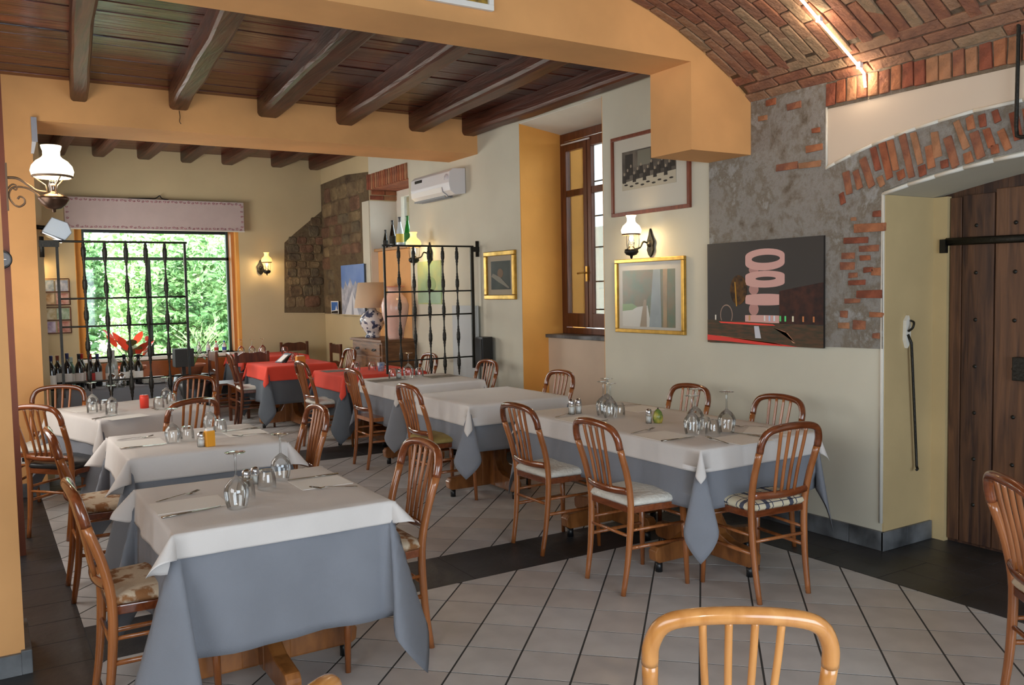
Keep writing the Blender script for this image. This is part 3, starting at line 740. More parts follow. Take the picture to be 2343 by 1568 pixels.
ch('bentwood chair with brocade seat left of the second table of the left row', .56, 5.02, -P2, 'floral')
ch('bentwood chair right of the second table of the left row', 1.43, 4.98, P2, 'floral')
ch('bentwood chair with black leather seat beside the left pillar', .48, 6.40, -P2+.72, 'black')
ch('bentwood chair at the far left corner of the third left table', .41, 7.22, pi-.35, 'white')
ch('bentwood chair at the near side of the third left table, behind the wine glasses', 1.06, 6.10, radians(24), 'none')
ch('bentwood chair at the far right of the third left table, near the black barrels', 1.34, 7.34, 2.36, 'none')
ch('bentwood chair in the foreground at the bottom right, wood lightened as if flashlit', 1.475, 1.465, radians(-36), 'white', ('chair_flashlit', 'chair_flashlit'))
ch('bentwood chair cut off by the right edge of the photo, before the plank door', 3.17, 1.42, radians(-128), 'floral')
ch('bentwood chair of which only the top rail shows at the bottom edge', .215, 1.57, radians(40), 'none', ('chair_flashlit', 'chair_flashlit'))
def rustic(label, x, y, rot):
    t = thing('rustic_chair', label, 'chair', (x, y, 0), rot, 'dark rustic chairs round the back red table'); m = M['rustic']
    for s in (-1, 1):
        MB().box(s*.19-.018, s*.19+.018, -.20, -.165, 0, .87).build('leg', m, t, .005)
        MB().box(s*.19-.018, s*.19+.018, .165, .20, 0, .44).build('leg', m, t, .005)
    MB().box(-.21, .21, -.20, .21, .44, .465).build('seat', m, t, .004)
    top = [(-.172, .74), (.172, .74), (.172, .83)]+[(.172-.344*i/12, .83+.035*sin(pi*i/12)+.012*sin(3*pi*i/12)) for i in range(1, 12)]+[(-.172, .83)]
    MB().prism(top, -.195, -.173, 'y').build('top_rail', m, t)
    MB().prism([(-.172, .56), (.172, .56), (.172, .62), (0, .635), (-.172, .62)], -.193, -.175, 'y').build('slat', m, t)
    for z in (.18, .28):
        for s in (-1, 1): MB().box(s*.19-.008, s*.19+.008, -.165, .165, z-.012, z+.012).build('stretcher', m, t)
rustic('dark rustic chair left of the back red table, at the corner of the window', 2.66, 11.15, -P2)
rustic('dark rustic chair behind the large red table with its carved back to the window', 2.80, 10.72, 0)
rustic('dark rustic chair with carved back at the far end of the back red table', 3.86, 12.05, pi)
rustic('dark rustic chair to the right of the back red table', 3.96, 11.30, P2)

# ------------------------------------------------------------------ tables and cloths
def make_table(label, x, y, w, l, rot=0, nped=1):
    t = thing('dining_table', label, 'table', (x, y, 0), rot, 'pedestal dining tables'); m = M['tablewood']
    MB().box(-w/2+.02, w/2-.02, -l/2+.02, l/2-.02, .705, .735).build('tabletop', m, t, .005)
    for k in range(nped):
        oy = (k-(nped-1)/2)*l/nped
        pd = MB(); pd.box(-.10, .10, oy-.035, oy+.035, .06, .705); pd.box(-.035, .035, oy-.10, oy+.10, .06, .705)
        pd.build('pedestal', m, t, .006)
        prof = [(.03, .055), (.36, .055), (.385, .07), (.39, .12), (.37, .145), (.22, .16), (.15, .19), (.115, .25), (.10, .34), (.03, .34)]
        for i in range(4):
            mt = Matrix.Translation((0, oy, 0)) @ Matrix.Rotation(i*pi/2+pi/4*0, 4, 'Z')
            MB().prism(prof, -.03, .03, 'y', 0, mt).build('foot', m, t, .008)
            MB().cyl(.02, 0, .055, (.34, 0), 10, 0, mt).build('glide', M['dark'], t)
        for i in range(2):
            MB().box(-w/2+.10, w/2-.10, oy-.1+i*.17, oy-.07+i*.17, .66, .705).build('bearer', m, t)
    return t
def cloth(name, label, x, y, w, l, z, drop, m, rot=0, seed=1, corner=(.10, .28), tipk=.0, fold=.010, off=(0, 0), group=None, edge=.05, dq=(0, 0, 0, 0), cat='tablecloth', lat=1.0):
    # drop: hanging length; dq: extra drop on -x, +x, -y, +y sides
    rr = random.Random(seed); ph = [rr.uniform(0, 6.28) for _ in range(6)]
    dx0, dx1, dy0, dy1 = drop+dq[0], drop+dq[1], drop+dq[2], drop+dq[3]
    def axis(h, d0, d1):
        a = [-h-d0*(1-i/12) for i in range(12)]+[-h+2*h*i/14 for i in range(15)]+[h+d1*(i+1)/12 for i in range(12)]
        return a
    us, vs_ = axis(w/2, dx0, dx1), axis(l/2, dy0, dy1); vs = []; fs = []
    sh = rr.uniform(-.03, .03)
    for iu, u in enumerate(us):
        for v in vs_:
            cx, cy = max(-w/2, min(w/2, u)), max(-l/2, min(l/2, v)); ex, ey = u-cx, v-cy
            r = hypot(ex, ey)
            if r < 1e-6: vs.append((cx, cy, z+.0006*sin(u*31+ph[0])*sin(v*29+ph[1]))); continue
            d = Vector((ex/r, ey/r)); s2 = (2*abs(d.x*d.y))**2
            rad = corner[0]+(corner[1]-corner[0])*s2 if s2 > 0 else edge
            rad = edge*(1-min(1, s2*3))+rad*min(1, s2*3)
            along = v if abs(ex) > abs(ey) else u
            wave = fold*(r/drop)*(sin(along*13+ph[2])+.6*sin(along*27+ph[3]))*(1-s2)
            rl_ = r*(1+tipk*s2); h = rad*rl_+wave+.006
            h = min(h, rl_*.92+.004)
            z_ = z-sqrt(max(rl_*rl_-h*h, 0)) if rl_ > h else z-.3*rl_
            hx, hy = d.x*h, d.y*h
            if s2 > .01:
                q = lat*s2*(abs(ex)-abs(ey))*.7071; sx_, sy_ = (1 if ex > 0 else -1), (1 if ey > 0 else -1)
                hx += sx_*q*.7071; hy -= sy_*q*.7071
                z_ = z-sqrt(max(rl_*rl_-hx*hx-hy*hy, (rl_*.15)**2))
            vs.append((cx+hx+(sh*r*.2), cy+hy, z_))
    n = len(vs_)
    for i in range(len(us)-1):
        for j in range(n-1): fs.append((i*n+j, (i+1)*n+j, (i+1)*n+j+1, i*n+j+1))
    me = MB().add(vs, fs, 0, True).data(name, m)
    o = link(name, me, None, (x+off[0], y+off[1], 0), (0, 0, rot))
    sm = o.modifiers.new('thick', 'SOLIDIFY'); sm.thickness = .0016; sm.offset = 1
    return tag(o, label, cat, group)
TZ = .738
spec_t = [
 ('nearest table, bottom left', .93, 3.475, .78, .80, 0, 1, 'cloth_grey', 'cloth_white', .44, .085, (.08, .20), (.25, .72)),
 ('second table of the left row', 1.01, 5.065, .78, .80, 0, 1, 'cloth_grey', 'cloth_white', .42, .125, (.08, .20), (.25, .66)),
 ('third table of the left row', .92, 6.80, .80, .90, radians(16), 1, 'cloth_grey', 'cloth_white', .40, .17, (.08, .20), (.12, .30)),
 ('long laid table on the right', 3.44, 3.95, .85, 1.66, 0, 2, 'cloth_grey', 'cloth_white', .30, .115, (.06, .16), (.10, .34)),
 ('empty white table by the window recess', 3.335, 5.74, .83, .85, 0, 1, 'cloth_grey', 'cloth_white', .33, .15, (.08, .24), (.10, .26)),
 ('menu table before the right gate', 3.45, 7.20, .84, .84, 0, 1, 'cloth_grey', 'cloth_white', .36, .12, (.08, .22), (.10, .26)),
 ('middle red table behind the right gate', 3.43, 8.39, .86, .86, 0, 1, 'cloth_dark', 'cloth_red', .42, .16, (.08, .20), (.12, .30)),
 ('large red table in the back room', 3.12, 10.04, .78, .82, 0, 1, 'cloth_dark', 'cloth_red', .42, .16, (.06, .12), (.12, .30)),
 ('back red table by the back wall', 3.30, 11.65, .84, .84, 0, 1, 'cloth_dark', 'cloth_red', .40, .12, (.06, .12), (.12, .30)),
]
for i, (nm, x, y, w, l, rot, npd, g1, g2, d1, d2, c1, c2) in enumerate(spec_t):
    make_table('wooden pedestal table under the '+nm, x, y, w, l, rot, npd)
    word1 = 'blue grey' if g1 == 'cloth_grey' else 'dark grey'; word2 = 'off white' if g2 == 'cloth_white' else 'coral red'
    cloth('tablecloth', word1+' linen undercloth hanging from the '+nm, x, y, w, l, TZ, d1, M[g1], rot, 10+i, c1, .30 if i == 3 else .10, .014, group='grey undercloths')
    cloth('table_topper', word2+' linen top cloth on the '+nm, x, y, w+.014, l+.014, TZ+.006, d2, M[g2], rot, 30+i, c2, .05, .004, edge=.10, lat=.5, group='top cloths', dq=(.05, .0, 0, 0) if i in (0, 1) else (0, 0, 0, 0))
# dark table with the bottles behind the left gate
make_table('dark pedestal table carrying the wine bottles', 1.06, 8.82, .98, .70)
cloth('tablecloth', 'grey cloth on the bottle table behind the left gate', 1.06, 8.82, .98, .70, TZ, .40, M['cloth_grey'], 0, 77, (.08, .2), .1, .012, group='grey undercloths')

# ------------------------------------------------------------------ table ware
TT = TZ+.0075
def lathe_thing(name, label, cat, prof, m, loc, n=20, group=None, parts=()):
    t = thing(name, label, cat, loc, 0, group)
    MB().lathe(prof, n=n).build(parts[0][0] if parts else 'body', m, t)
    for nm, pr, mm in parts[1:]: MB().lathe(pr, n=n).build(nm, mm, t)
    return t
# inverted wine glass: bowl, stem, foot are separate parts
def make_wine(label, loc, sc=1.0, group='upturned wine glasses', tilt=0):
    t = thing('wine_glass', label, 'wine glass', loc, 0, group)
    b = [(.031, 0), (.036, .018), (.0405, .045), (.041, .062), (.036, .080), (.024, .096), (.010, .107), (.0045, .112)]
    MB().lathe([(r*sc, z*sc) for r, z in b], n=24).build('bowl', M['glass'], t)
    MB().lathe([(r*sc, z*sc) for r, z in [(.0045, .112), (.0036, .13), (.0036, .17), (.005, .182), (.008, .186)]], n=12).build('stem', M['glass'], t)
    MB().lathe([(r*sc, z*sc) for r, z in [(.008, .186), (.022, .1885), (.034, .190), (.0345, .1915), (.02, .1925), (0, .193)]], n=24).build('foot', M['glass'], t)
    t.rotation_euler = (tilt, 0, 0); return t
def make_tumbler(label, loc, sc=1.0, group='upturned tumblers'):
    t = thing('tumbler', label, 'glass', loc, 0, group)
    MB().lathe([(.037*sc, 0), (.038*sc, .02*sc), (.036*sc, .055*sc), (.029*sc, .078*sc)], n=24).build('wall', M['glass'], t)
    MB().lathe([(.029*sc, .078*sc), (.026*sc, .083*sc), (.012*sc, .080*sc), (0, .080*sc)], n=24).build('base', M['glass'], t)
    return t
def make_fork(label, loc, rot, cat='fork'):
    t = thing('fork', label, cat, loc, rot, 'table forks')
    MB().tube(bez([(0, -.10, .004), (0, -.04, .007), (0, .03, .010)], 4), [.0042]*4+[.003]*4+[.0028], 6, flat=(.35, 1.3)).build('handle', M['steel'], t)
    hd = MB(); hd.tube(bez([(0, .03, .010), (0, .045, .005), (0, .058, .006)], 4), [.004, .008, .011, .012, .0125, .0125, .012, .012, .011], 8, flat=(.14, 1))
    hd.build('head', M['steel'], t)
    for k in range(4): MB().tube([(-.0095+k*.0063, .056, .006), (-.0085+k*.0057, .095, .013)], [.0016, .001], 4).build('tine', M['steel'], t)
    return t
def make_knife(label, loc, rot):
    t = thing('knife', label, 'knife', loc, rot, 'table knives')
    MB().tube([(0, -.11, .005), (0, -.05, .005), (0, 0, .005)], [.007, .0065, .005], 8, flat=(.5, 1.1)).build('handle', M['steel'], t)
    MB().prism([(-.006, 0), (.006, 0), (.008, .05), (.004, .115), (-.006, .12)], .004, .0058, 'z').build('blade', M['steel'], t)
    return t
def make_shaker(label, loc, fill='salt', r=.019, h=.062):
    t = thing('salt_shaker', label, 'shaker', loc, 0, 'salt and pepper shakers')
    MB().lathe([(0, 0), (r, 0), (r, h*.75), (r*.9, h*.82)], n=16).build('jar', M['glass'], t)
    MB().lathe([(0, .002), (r*.85, .002), (r*.85, h*.55), (0, h*.57)], n=16).build('filling', M[fill], t)
    MB().lathe([(r*.95, h*.78), (r*.98, h*.82), (r*.9, h*1.05), (r*.5, h*1.15), (0, h*1.17)], n=16).build('cap', M['silver_cap'], t)
    return t
def napkin(label, x, y, rot, w=.12, l=.20, m='paper', name='napkin', cat='napkin', grp='paper napkins'):
    o = MB().box(-w/2, w/2, -l/2, l/2, 0, .0016).build(name, M[m] if isinstance(m, str) else m, None, 0, (x, y, TT), (0, 0, rot)); tag(o, label, cat, grp)
X_ = 'on the nearest left table'
make_wine('upturned wine glass in front, '+X_, (.80, 3.30, TT), 1.12)
make_wine('upturned wine glass standing at the back right, '+X_, (1.09, 3.70, TT), 1.05)
make_tumbler('upturned tumbler between the shakers and the wine glass '+X_, (.985, 3.55, TT), 1.0)
make_tumbler('upturned tumbler half hidden behind the front wine glass '+X_, (.865, 3.42, TT), .95)
make_shaker('pepper shaker with dark filling '+X_, (.93, 3.66, TT), 'iron_brown')
make_shaker('salt shaker with silver cap '+X_, (.975, 3.69, TT), 'salt')
make_fork('fork on the left side '+X_, (.65, 3.62, TT), atan2(.09, .20)-P2)
make_knife('knife on the left side '+X_, (.64, 3.33, TT), atan2(.05, .22)-P2)
make_knife('knife at the far right '+X_, (1.22, 3.65, TT), P2)
make_fork('fork at the right edge '+X_, (1.215, 3.40, TT), atan2(.07, -.17)-P2)
napkin('folded paper napkin at the left place '+X_, .66, 3.47, P2, .20, .26); napkin('folded paper napkin at the right place '+X_, 1.21, 3.54, P2, .20, .22)
X_ = 'on the second left table'
make_wine('upturned wine glass on the left '+X_, (.88, 5.0, TT), 1.0); make_wine('upturned wine glass at the back '+X_, (1.16, 5.36, TT), 1.0)
make_tumbler('upturned tumbler on the left '+X_, (.96, 5.02, TT), 1.0); make_tumbler('upturned tumbler on the right '+X_, (1.17, 5.15, TT), 1.0)
make_shaker('salt shaker beside the orange packet '+X_, (.985, 4.78, TT), 'salt', .022, .07)
tp = thing('packet_holder', 'orange yellow packet holder '+X_, 'holder', (1.025, 4.765, TT), .2)
MB().box(-.024, .024, -.018, .018, 0, .085).build('body', mat('amber_orange', 'E39A1E', .5), tp, .004); MB().box(-.018, .018, -.012, .012, .085, .097).build('packets', M['paper'], tp)
make_fork('fork at the far left '+X_, (.73, 5.28, TT), -P2); make_knife('knife at the left '+X_, (.72, 4.97, TT), -P2)
make_knife('knife at the far right '+X_, (1.31, 5.22, TT), P2); make_fork('fork at the right '+X_, (1.29, 4.98, TT), P2)
napkin('paper napkin '+X_, .73, 5.12, P2, .22, .24); napkin('paper napkin at the right edge '+X_, 1.30, 5.10, P2, .20, .22)
X_ = 'on the third left table'
make_wine('upturned wine glass farthest left '+X_, (.67, 6.85, TT), 1.05); make_wine('upturned wine glass next to the tumblers '+X_, (.77, 6.62, TT), 1.0)
make_tumbler('upturned tumbler on the left '+X_, (.65, 6.66, TT), .95); make_tumbler('upturned tumbler in the middle of the left trio '+X_, (.74, 6.74, TT), .95); make_tumbler('upturned tumbler nearest the knife '+X_, (.75, 6.48, TT), 1.0)
make_tumbler('upturned tumbler right of the red candle '+X_, (1.08, 6.62, TT), 1.0); make_tumbler('upturned tumbler farthest right '+X_, (1.20, 6.80, TT), 1.0)
make_wine('upturned wine glass behind the right tumblers '+X_, (1.20, 7.0, TT), 1.0)
make_knife('knife near the left front edge '+X_, (.70, 6.38, TT), -.9); make_fork('fork beside the right tumblers '+X_, (1.08, 6.50, TT), .6)
cd = thing('candle', 'red candle in a jar '+X_, 'candle', (1.0, 6.73, TT)); MB().lathe([(0, 0), (.030, 0), (.032, .075), (.029, .095), (0, .093)], n=18).build('wax', mat('red_wax', 'E0402E', .4), cd); MB().tube([(0, 0, .09), (.001, 0, .102)], .0015, 5).build('wick', M['dark'], cd)
napkin('paper napkin at the left '+X_, .62, 6.95, .3, .2, .26); napkin('paper napkin at the front '+X_, .82, 6.30, .3, .26, .16)
X_ = 'on the long right table'
for k, (x, y, sc, lab) in enumerate([(3.30, 4.20, 1.15, 'front left of the far group'), (3.33, 4.31, 1.15, 'in the middle of the far group'), (3.40, 4.36, 1.2, 'tallest of the far group')]):
    make_wine('upturned wine glass '+lab+' '+X_, (x, y, TT), sc)
make_tumbler('upturned tumbler of the far group '+X_, (3.39, 4.23, TT), 1.05)
make_wine('upturned wine glass leftmost of the near group '+X_, (3.28, 3.46, TT), 1.12); make_wine('upturned wine glass behind in the near group '+X_, (3.40, 3.56, TT), 1.22); make_wine('upturned wine glass apart at the right of the near group '+X_, (3.46, 3.38, TT), 1.2)
make_tumbler('upturned tumbler in front of the near group '+X_, (3.335, 3.36, TT), 1.05); make_tumbler('upturned tumbler hidden behind the near group '+X_, (3.37, 3.46, TT), 1.05)
make_shaker('salt shaker left of the pair at the far end '+X_, (3.22, 4.50, TT), 'salt', .021, .085); make_shaker('salt shaker right of the pair at the far end '+X_, (3.275, 4.50, TT), 'salt', .021, .085)
make_shaker('salt shaker beside the ceramic pear '+X_, (3.36, 3.91, TT), 'salt', .018, .075)
tp = thing('ceramic_fruit', 'yellow and green ceramic fruit shaker '+X_, 'ornament', (3.405, 3.88, TT))
MB().lathe([(0, 0), (.024, .003), (.031, .025), (.030, .045), (.022, .068), (.010, .082), (0, .085)], n=20).build('body', mat('yellow_green_glaze', 'D9C35A', .25, col2='5E7A3A', scale=18), tp); MB().cyl(.004, .083, .092, n=8).build('stopper', M['dark'], tp)
for a, b, k, lab in [((3.02, 3.67), (3.24, 3.71), 'f', 'at the left edge'), ((3.00, 3.39), (3.22, 3.385), 'k', 'at the near left edge'), ((3.21, 3.10), (3.26, 3.36), 'f2', 'at the near end'), ((3.50, 3.17), (3.49, 3.35), 'k', 'at the near right corner'), ((3.77, 3.36), (3.62, 3.50), 'f', 'at the wall side'), ((3.82, 4.55), (3.66, 4.57), 'f', 'at the far wall side'), ((3.02, 4.42), (3.26, 4.52), 'f', 'at the far left edge'), ((3.02, 4.12), (3.22, 4.14), 'k', 'behind the second white chair')]:
    c = ((a[0]+b[0])/2, (a[1]+b[1])/2, TT+.001); r = atan2(b[1]-a[1], b[0]-a[0])-P2
    (make_knife if k == 'k' else make_fork)(('knife ' if k == 'k' else 'fork ')+lab+' '+X_, c, r)
for x, y, r, lab in ((3.13, 3.53, P2, 'at the near left place'), (3.37, 3.19, 0, 'at the near end'), (3.70, 3.30, .6, 'at the near wall place'), (3.14, 4.28, P2, 'at the far left place'), (3.72, 4.42, P2, 'at the far wall place')):
    napkin('paper napkin '+lab+' '+X_, x, y, r, .24, .24)
grey_print = mat('grey_menu_print', '8C8680', .6, col2='5A544F', scale=25)
X_ = 'on the table before the right gate'
napkin('grey printed menu at the left '+X_, 3.17, 7.33, P2, .22, .32, grey_print, 'menu', 'menu', 'printed menus'); napkin('grey printed menu at the wall side '+X_, 3.72, 7.32, P2, .22, .30, grey_print, 'menu', 'menu', 'printed menus')
make_wine('upturned wine glass '+X_, (3.40, 7.36, TT), 1.25); make_tumbler('tumbler left of the wine glass '+X_, (3.27, 7.42, TT), 1.15); make_tumbler('tumbler right of the wine glass '+X_, (3.53, 7.40, TT), 1.1); make_shaker('salt shaker '+X_, (3.33, 7.42, TT), 'salt', .024, .08)
X_ = 'on the middle red table'
napkin('grey printed menu '+X_, 3.15, 8.60, P2, .22, .28, grey_print, 'menu', 'menu', 'printed menus'); make_tumbler('tumbler at the left '+X_, (3.30, 8.42, TT), 1.15); make_tumbler('tumbler beside the blue cup '+X_, (3.45, 8.35, TT), 1.1)
cp = thing('cup', 'blue and white cup '+X_, 'cup', (3.50, 8.24, TT)); MB().lathe([(0, 0), (.03, 0), (.036, .05), (.038, .09), (.034, .088), (.03, .01), (0, .01)], n=18).build('body', mat('blue_white_glaze', 'D8DCE2', .25, col2='5B7BA8', scale=20), cp); MB().tube(bez([(.036, 0, .075), (.06, 0, .06), (.055, 0, .03), (.035, 0, .022)], 4), .004, 6).build('handle', M['white'], cp)
X_ = 'on the large red table'
bk = thing('tablet_stand', 'black tablet stand leaning '+X_, 'stand', (3.02, 10.12, TT), .3); MB().prism([(-.02, 0), (.12, .10), (.115, .108), (-.03, .006)], -.07, .07, 'y').build('panel', M['dark'], bk); MB().prism([(.03, 0), (.11, .09), (.12, .09), (.05, 0)], -.05, .05, 'y').build('prop', M['dark'], bk); MB().prism([(-.015, .013), (.085, .085), (.08, .092), (-.02, .018)], -.05, .04, 'y').build('card', M['paper'], bk)
yb = thing('napkin_box', 'orange napkin box '+X_, 'box', (3.20, 9.93, TT)); MB().box(-.05, .05, -.04, .04, 0, .08).build('box', mat('mustard_card', 'C88A30', .6), yb, .004); MB().box(-.04, .04, -.03, .03, .08, .086).build('napkins', M['paper'], yb)
make_tumbler('tumbler behind the tablet stand '+X_, (3.18, 10.22, TT), 1.2); make_tumbler('tumbler at the back '+X_, (3.26, 10.30, TT), 1.2)
X_ = 'on the back red table'
for x, y, l in ((3.02, 11.9, 'farthest left'), (3.14, 11.8, 'second from the left'), (3.30, 11.85, 'at the right')): make_wine('wine glass '+l+' '+X_, (x, y, TT), 1.1)
for x, y, l in ((3.22, 11.6, 'in the middle'), (3.50, 11.5, 'nearest the wall')): make_tumbler('tumbler '+l+' '+X_, (x, y, TT), 1.25)

# ------------------------------------------------------------------ bottles
def bottle(label, loc, col, label_col='D8D2C4', h=.30, r=.037, cap=None, name='wine_bottle', grp='wine bottles', glassy=True, slim=False):
    t = thing(name, label, 'bottle', loc, R.uniform(0, 6), grp)
    m = mat('bottle_'+col, col, .12, coat=.6)
    sh = [(0, 0), (r*.95, 0), (r, .01), (r, h*.58), (r*.85, h*.66), (r*.42, h*.76), (r*.36, h*.80), (r*.36, h*.94)] if not slim else [(0, 0), (r*.95, 0), (r, .02), (r, h*.38), (r*.8, h*.55), (r*.45, h*.74), (r*.34, h*.86), (r*.34, h*.94)]
    MB().lathe(sh, n=16).build('body', m, t)
    MB().lathe([(r*1.015, h*.16), (r*1.015, h*.44)], n=16).build('label', M['paper'] if label_col == 'D8D2C4' else mat('label_'+label_col, label_col, .7), t)
    MB().lathe([(r*.38, h*.84), (r*.40, h*.95), (r*.43, h*.96), (r*.42, h), (0, h)], n=12).build('capsule', mat('capsule_'+(cap or '15151A'), cap or '15151A', .3), t)
    return t
BZ = TZ+.003; A_ = 'behind the left gate'
cols = [('dark bottle with navy capsule in the left corner', .53, 8.62, '14161C', None, '1C2350'), ('dark bottle with brown capsule behind the first', .60, 8.92, '1A120E', None, '7A3A28'), ('dark bottle with navy capsule', .66, 8.66, '12141A', None, '1C2350'),
 ('pale green bottle', .71, 8.90, '4A6B58', None, 'A8B8B0'), ('dark bottle with black capsule', .76, 8.72, '101214', None, None), ('dark bottle with red label', .84, 8.60, '16100F', 'A82A24', 'A82A24'), ('dark bottle with scarlet capsule', .80, 8.92, '121212', None, 'B02A20'),
 ('dark bottle with dark blue capsule', .92, 8.80, '12141A', None, '232B66'), ('clear bottle with pale label', 1.00, 8.62, '9AA09E', None, 'C8C8C8'), ('clear bottle with grey neck', 1.06, 8.84, 'A8ACA8', None, 'B8B8B8'), ('dark green bottle', 1.13, 8.66, '182018', None, None), ('dark bottle with white neck label', 1.22, 8.90, '101216', None, 'C8B060'), ('dark bottle nearest the red flower', 1.26, 8.72, '14110F', None, None)]
for lab, x, y, c, lc, cc in cols: bottle(lab+' '+A_, (x, y, BZ), c, lc or 'D8D2C4', R.uniform(.27, .33), .037, cc)
for k, (x, y) in enumerate(((1.00, 8.48), (1.08, 8.50))):
    jt = thing('sugar_jar', ('silver lidded jar left ' if k == 0 else 'glass jar with metal lid right ')+'of the pair in front of the bottles', 'jar', (x, y, BZ)); MB().lathe([(0, 0), (.035, 0), (.042, .04), (.03, .09)], n=16).build('jar', M['glass'], jt); MB().lathe([(.036, .085), (.034, .11), (.012, .125), (0, .128)], n=16).build('lid', M['silver_cap'], jt)
for k in range(4):
    tag(MB().lathe([(0, 0), (.05, .002), (.12, .012), (.125, .018), (.11, .016), (0, .008)], n=24).build('plate', M['white'], None, 0, (1.40, 8.70, BZ+k*.012)), ['lowest', 'second', 'third', 'topmost'][k]+' white plate in the stack at the right end of the bottle table', 'plate', 'stacked white plates')
# bottles on the niche shelf
nb = [('small dark bottle at the left end of the niche shelf', 10.49, '16180F', .25, .032, '15151A', 4.57), ('tall black bottle second on the niche shelf', 10.33, '15100E', .36, .042, '15151A', 4.60), ('dark olive bottle third on the niche shelf', 10.24, '26300E', .37, .038, '4A3F1C', 4.66), ('frosted pale bottle with yellow label on the niche shelf', 10.06, 'C9D4DE', .38, .05, '55565A', 4.58), ('green bottle at the right end of the niche shelf', 9.87, '1E8A2E', .38, .045, '1F7A2A', 4.60)]
nsh = MB().box(4.44, 5.0, 9.385, 10.58, 2.085, 2.12).build('wall_shelf', M['shelfwood'], None, .004); tag(nsh, 'light wooden shelf across the brick niche', 'shelf')
for lab, y, c, h, r, cc, x in nb: bottle(lab, (x, y, 2.12), c, {'C9D4DE': 'E2C85A', '1E8A2E': '2E7A34'}.get(c, '24221C'), h, r, cc, 'glass_bottle', 'bottles on the niche shelf', slim=True)

# ------------------------------------------------------------------ pots, barrels, plants before the back window
def barrel(label, x, y, h=.5, r=.24):
    t = thing('barrel', label, 'barrel', (x, y, 0), 0, 'black barrels below the window')
    MB().lathe([(0, 0), (r*.82, 0), (r, h*.35), (r, h*.65), (r*.84, h), (0, h)], n=24).build('body', mat('black_glaze', '26282A', .3), t)
    for z in (.15, .85): MB().lathe([(r*(.86+.03), h*z-.012), (r*.93, h*z), (r*.90, h*z+.012)], n=24).build('hoop', M['iron'], t)
    return t
barrel('black barrel under the red anthurium', 1.56, 11.35, .55); barrel('black barrel under the leafy green plant', 2.25, 11.35, .57, .24)
def pot(label, x, y, z, r=.15, h=.16):
    t = thing('flower_pot', label, 'pot', (x, y, z), 0, 'terracotta flower pots')
    MB().lathe([(0, 0), (r*.7, 0), (r*.92, h*.8), (r*1.06, h*.8), (r*1.08, h), (r*.96, h), (r*.94, h*.86), (0, h*.84)], n=24).build('pot', M['terracotta'], t)
    return t
pot('terracotta pot of the red anthurium', 1.56, 11.35, .551, .16, .17); pot('terracotta pot of the leafy green plant', 2.25, 11.35, .571, .17, .13)
def leafshape(l, w, mt, mb, mi=0):
    vs = []; n = 6
    for i in range(n+1):
        t = i/n; ww = w*sin(pi*min(1, t*.92+.08))**.8*(1-t*.2); zc = -.25*l*t*t
        vs += [(-ww/2, l*t, zc+.03*w), (0, l*t, zc-.02*w), (ww/2, l*t, zc+.03*w)]
    fs = []
    for i in range(n):
        a = i*3; fs += [(a, a+1, a+4, a+3), (a+1, a+2, a+5, a+4)]
    mb.add(vs, fs, mi, True, mt)
an = thing('anthurium', 'anthurium with red spathes and brownish leaves before the back window', 'plant', (1.56, 11.35, .685))
redl = mat('anthurium_red', 'E2482E', .3); brl = mat('bronze_green_leaf', '7A5A34', .5, col2='5C6A34', scale=8)
for k in range(16):
    a = k*2.4+.4; rr_ = R.uniform(.06, .22); hz = R.uniform(.10, .34); P = Vector((cos(a)*rr_, sin(a)*rr_, hz))
    if k < 12:
        MB().tube([(0, 0, .0), tuple(P*.6+Vector((0, 0, .02))), tuple(P)], .004, 5).build('stem', leafm[0], an)
    mb = MB(); leafshape(.19 if k % 3 else .23, .135, Matrix.Translation(P) @ Matrix.Rotation(a-P2, 4, 'Z') @ Matrix.Rotation(.7 if k % 2 else 1.1, 4, 'X'), mb)
    mb.build('spathe' if k % 2 == 0 else 'leaf', redl if k % 2 == 0 else brl, an)
for k in range(2):
    P = Vector((-.2-.05*k, -.10, .02-.14*k)); mb = MB(); leafshape(.16, .09, Matrix.Translation(P) @ Matrix.Rotation(.5, 4, 'Z') @ Matrix.Rotation(-.8, 4, 'X'), mb); mb.tube([(0, 0, .01), (-.1, -.05, .06), tuple(P)], .004, 5); mb.build('spathe', redl, an)
gp = thing('leafy_plant', 'leafy green plant in the right hand pot before the back window', 'plant', (2.30, 11.40, .70)); mb = MB()
for k in range(110):
    a = R.uniform(0, 6.28); r = R.uniform(.04, .32); z = R.uniform(.08, .50)
    leafshape(R.uniform(.05, .09), .03, Matrix.Translation((cos(a)*r, sin(a)*r, z)) @ Euler((R.uniform(-.6, 1.2), 0, R.uniform(0, 6.3))).to_matrix().to_4x4(), mb)
o = mb.build('foliage', mat('fresh_leaf', '7FAE54', .5, col2='3F7038', scale=12), gp); o['kind'] = 'stuff'
for k in range(6):
    a = k*1.05; MB().tube([(0, 0, -.02), (cos(a)*.08, sin(a)*.08, .16), (cos(a)*.2, sin(a)*.2, .3)], .005, 5).build('stem', leafm[0], gp)
bx = thing('black_planter', 'square black box planter in front of the green plant', 'planter', (2.10, 11.02, .0)); MB().box(-.11, .11, -.09, .09, .70, .92).build('box', M['black_matt'], bx, .006); MB().box(-.02, .02, -.02, .02, .02, .70).build('stand', M['black_matt'], bx); MB().box(-.12, .12, -.12, .12, 0, .02).build('base', M['black_matt'], bx)
rp_ = tag(MB().box(1.28, 3.08, 12.30, 12.345, .06, .70).build('wall_panel', M['rust'], None, .004), 'rust orange panel on the wall below the back window', 'panel')
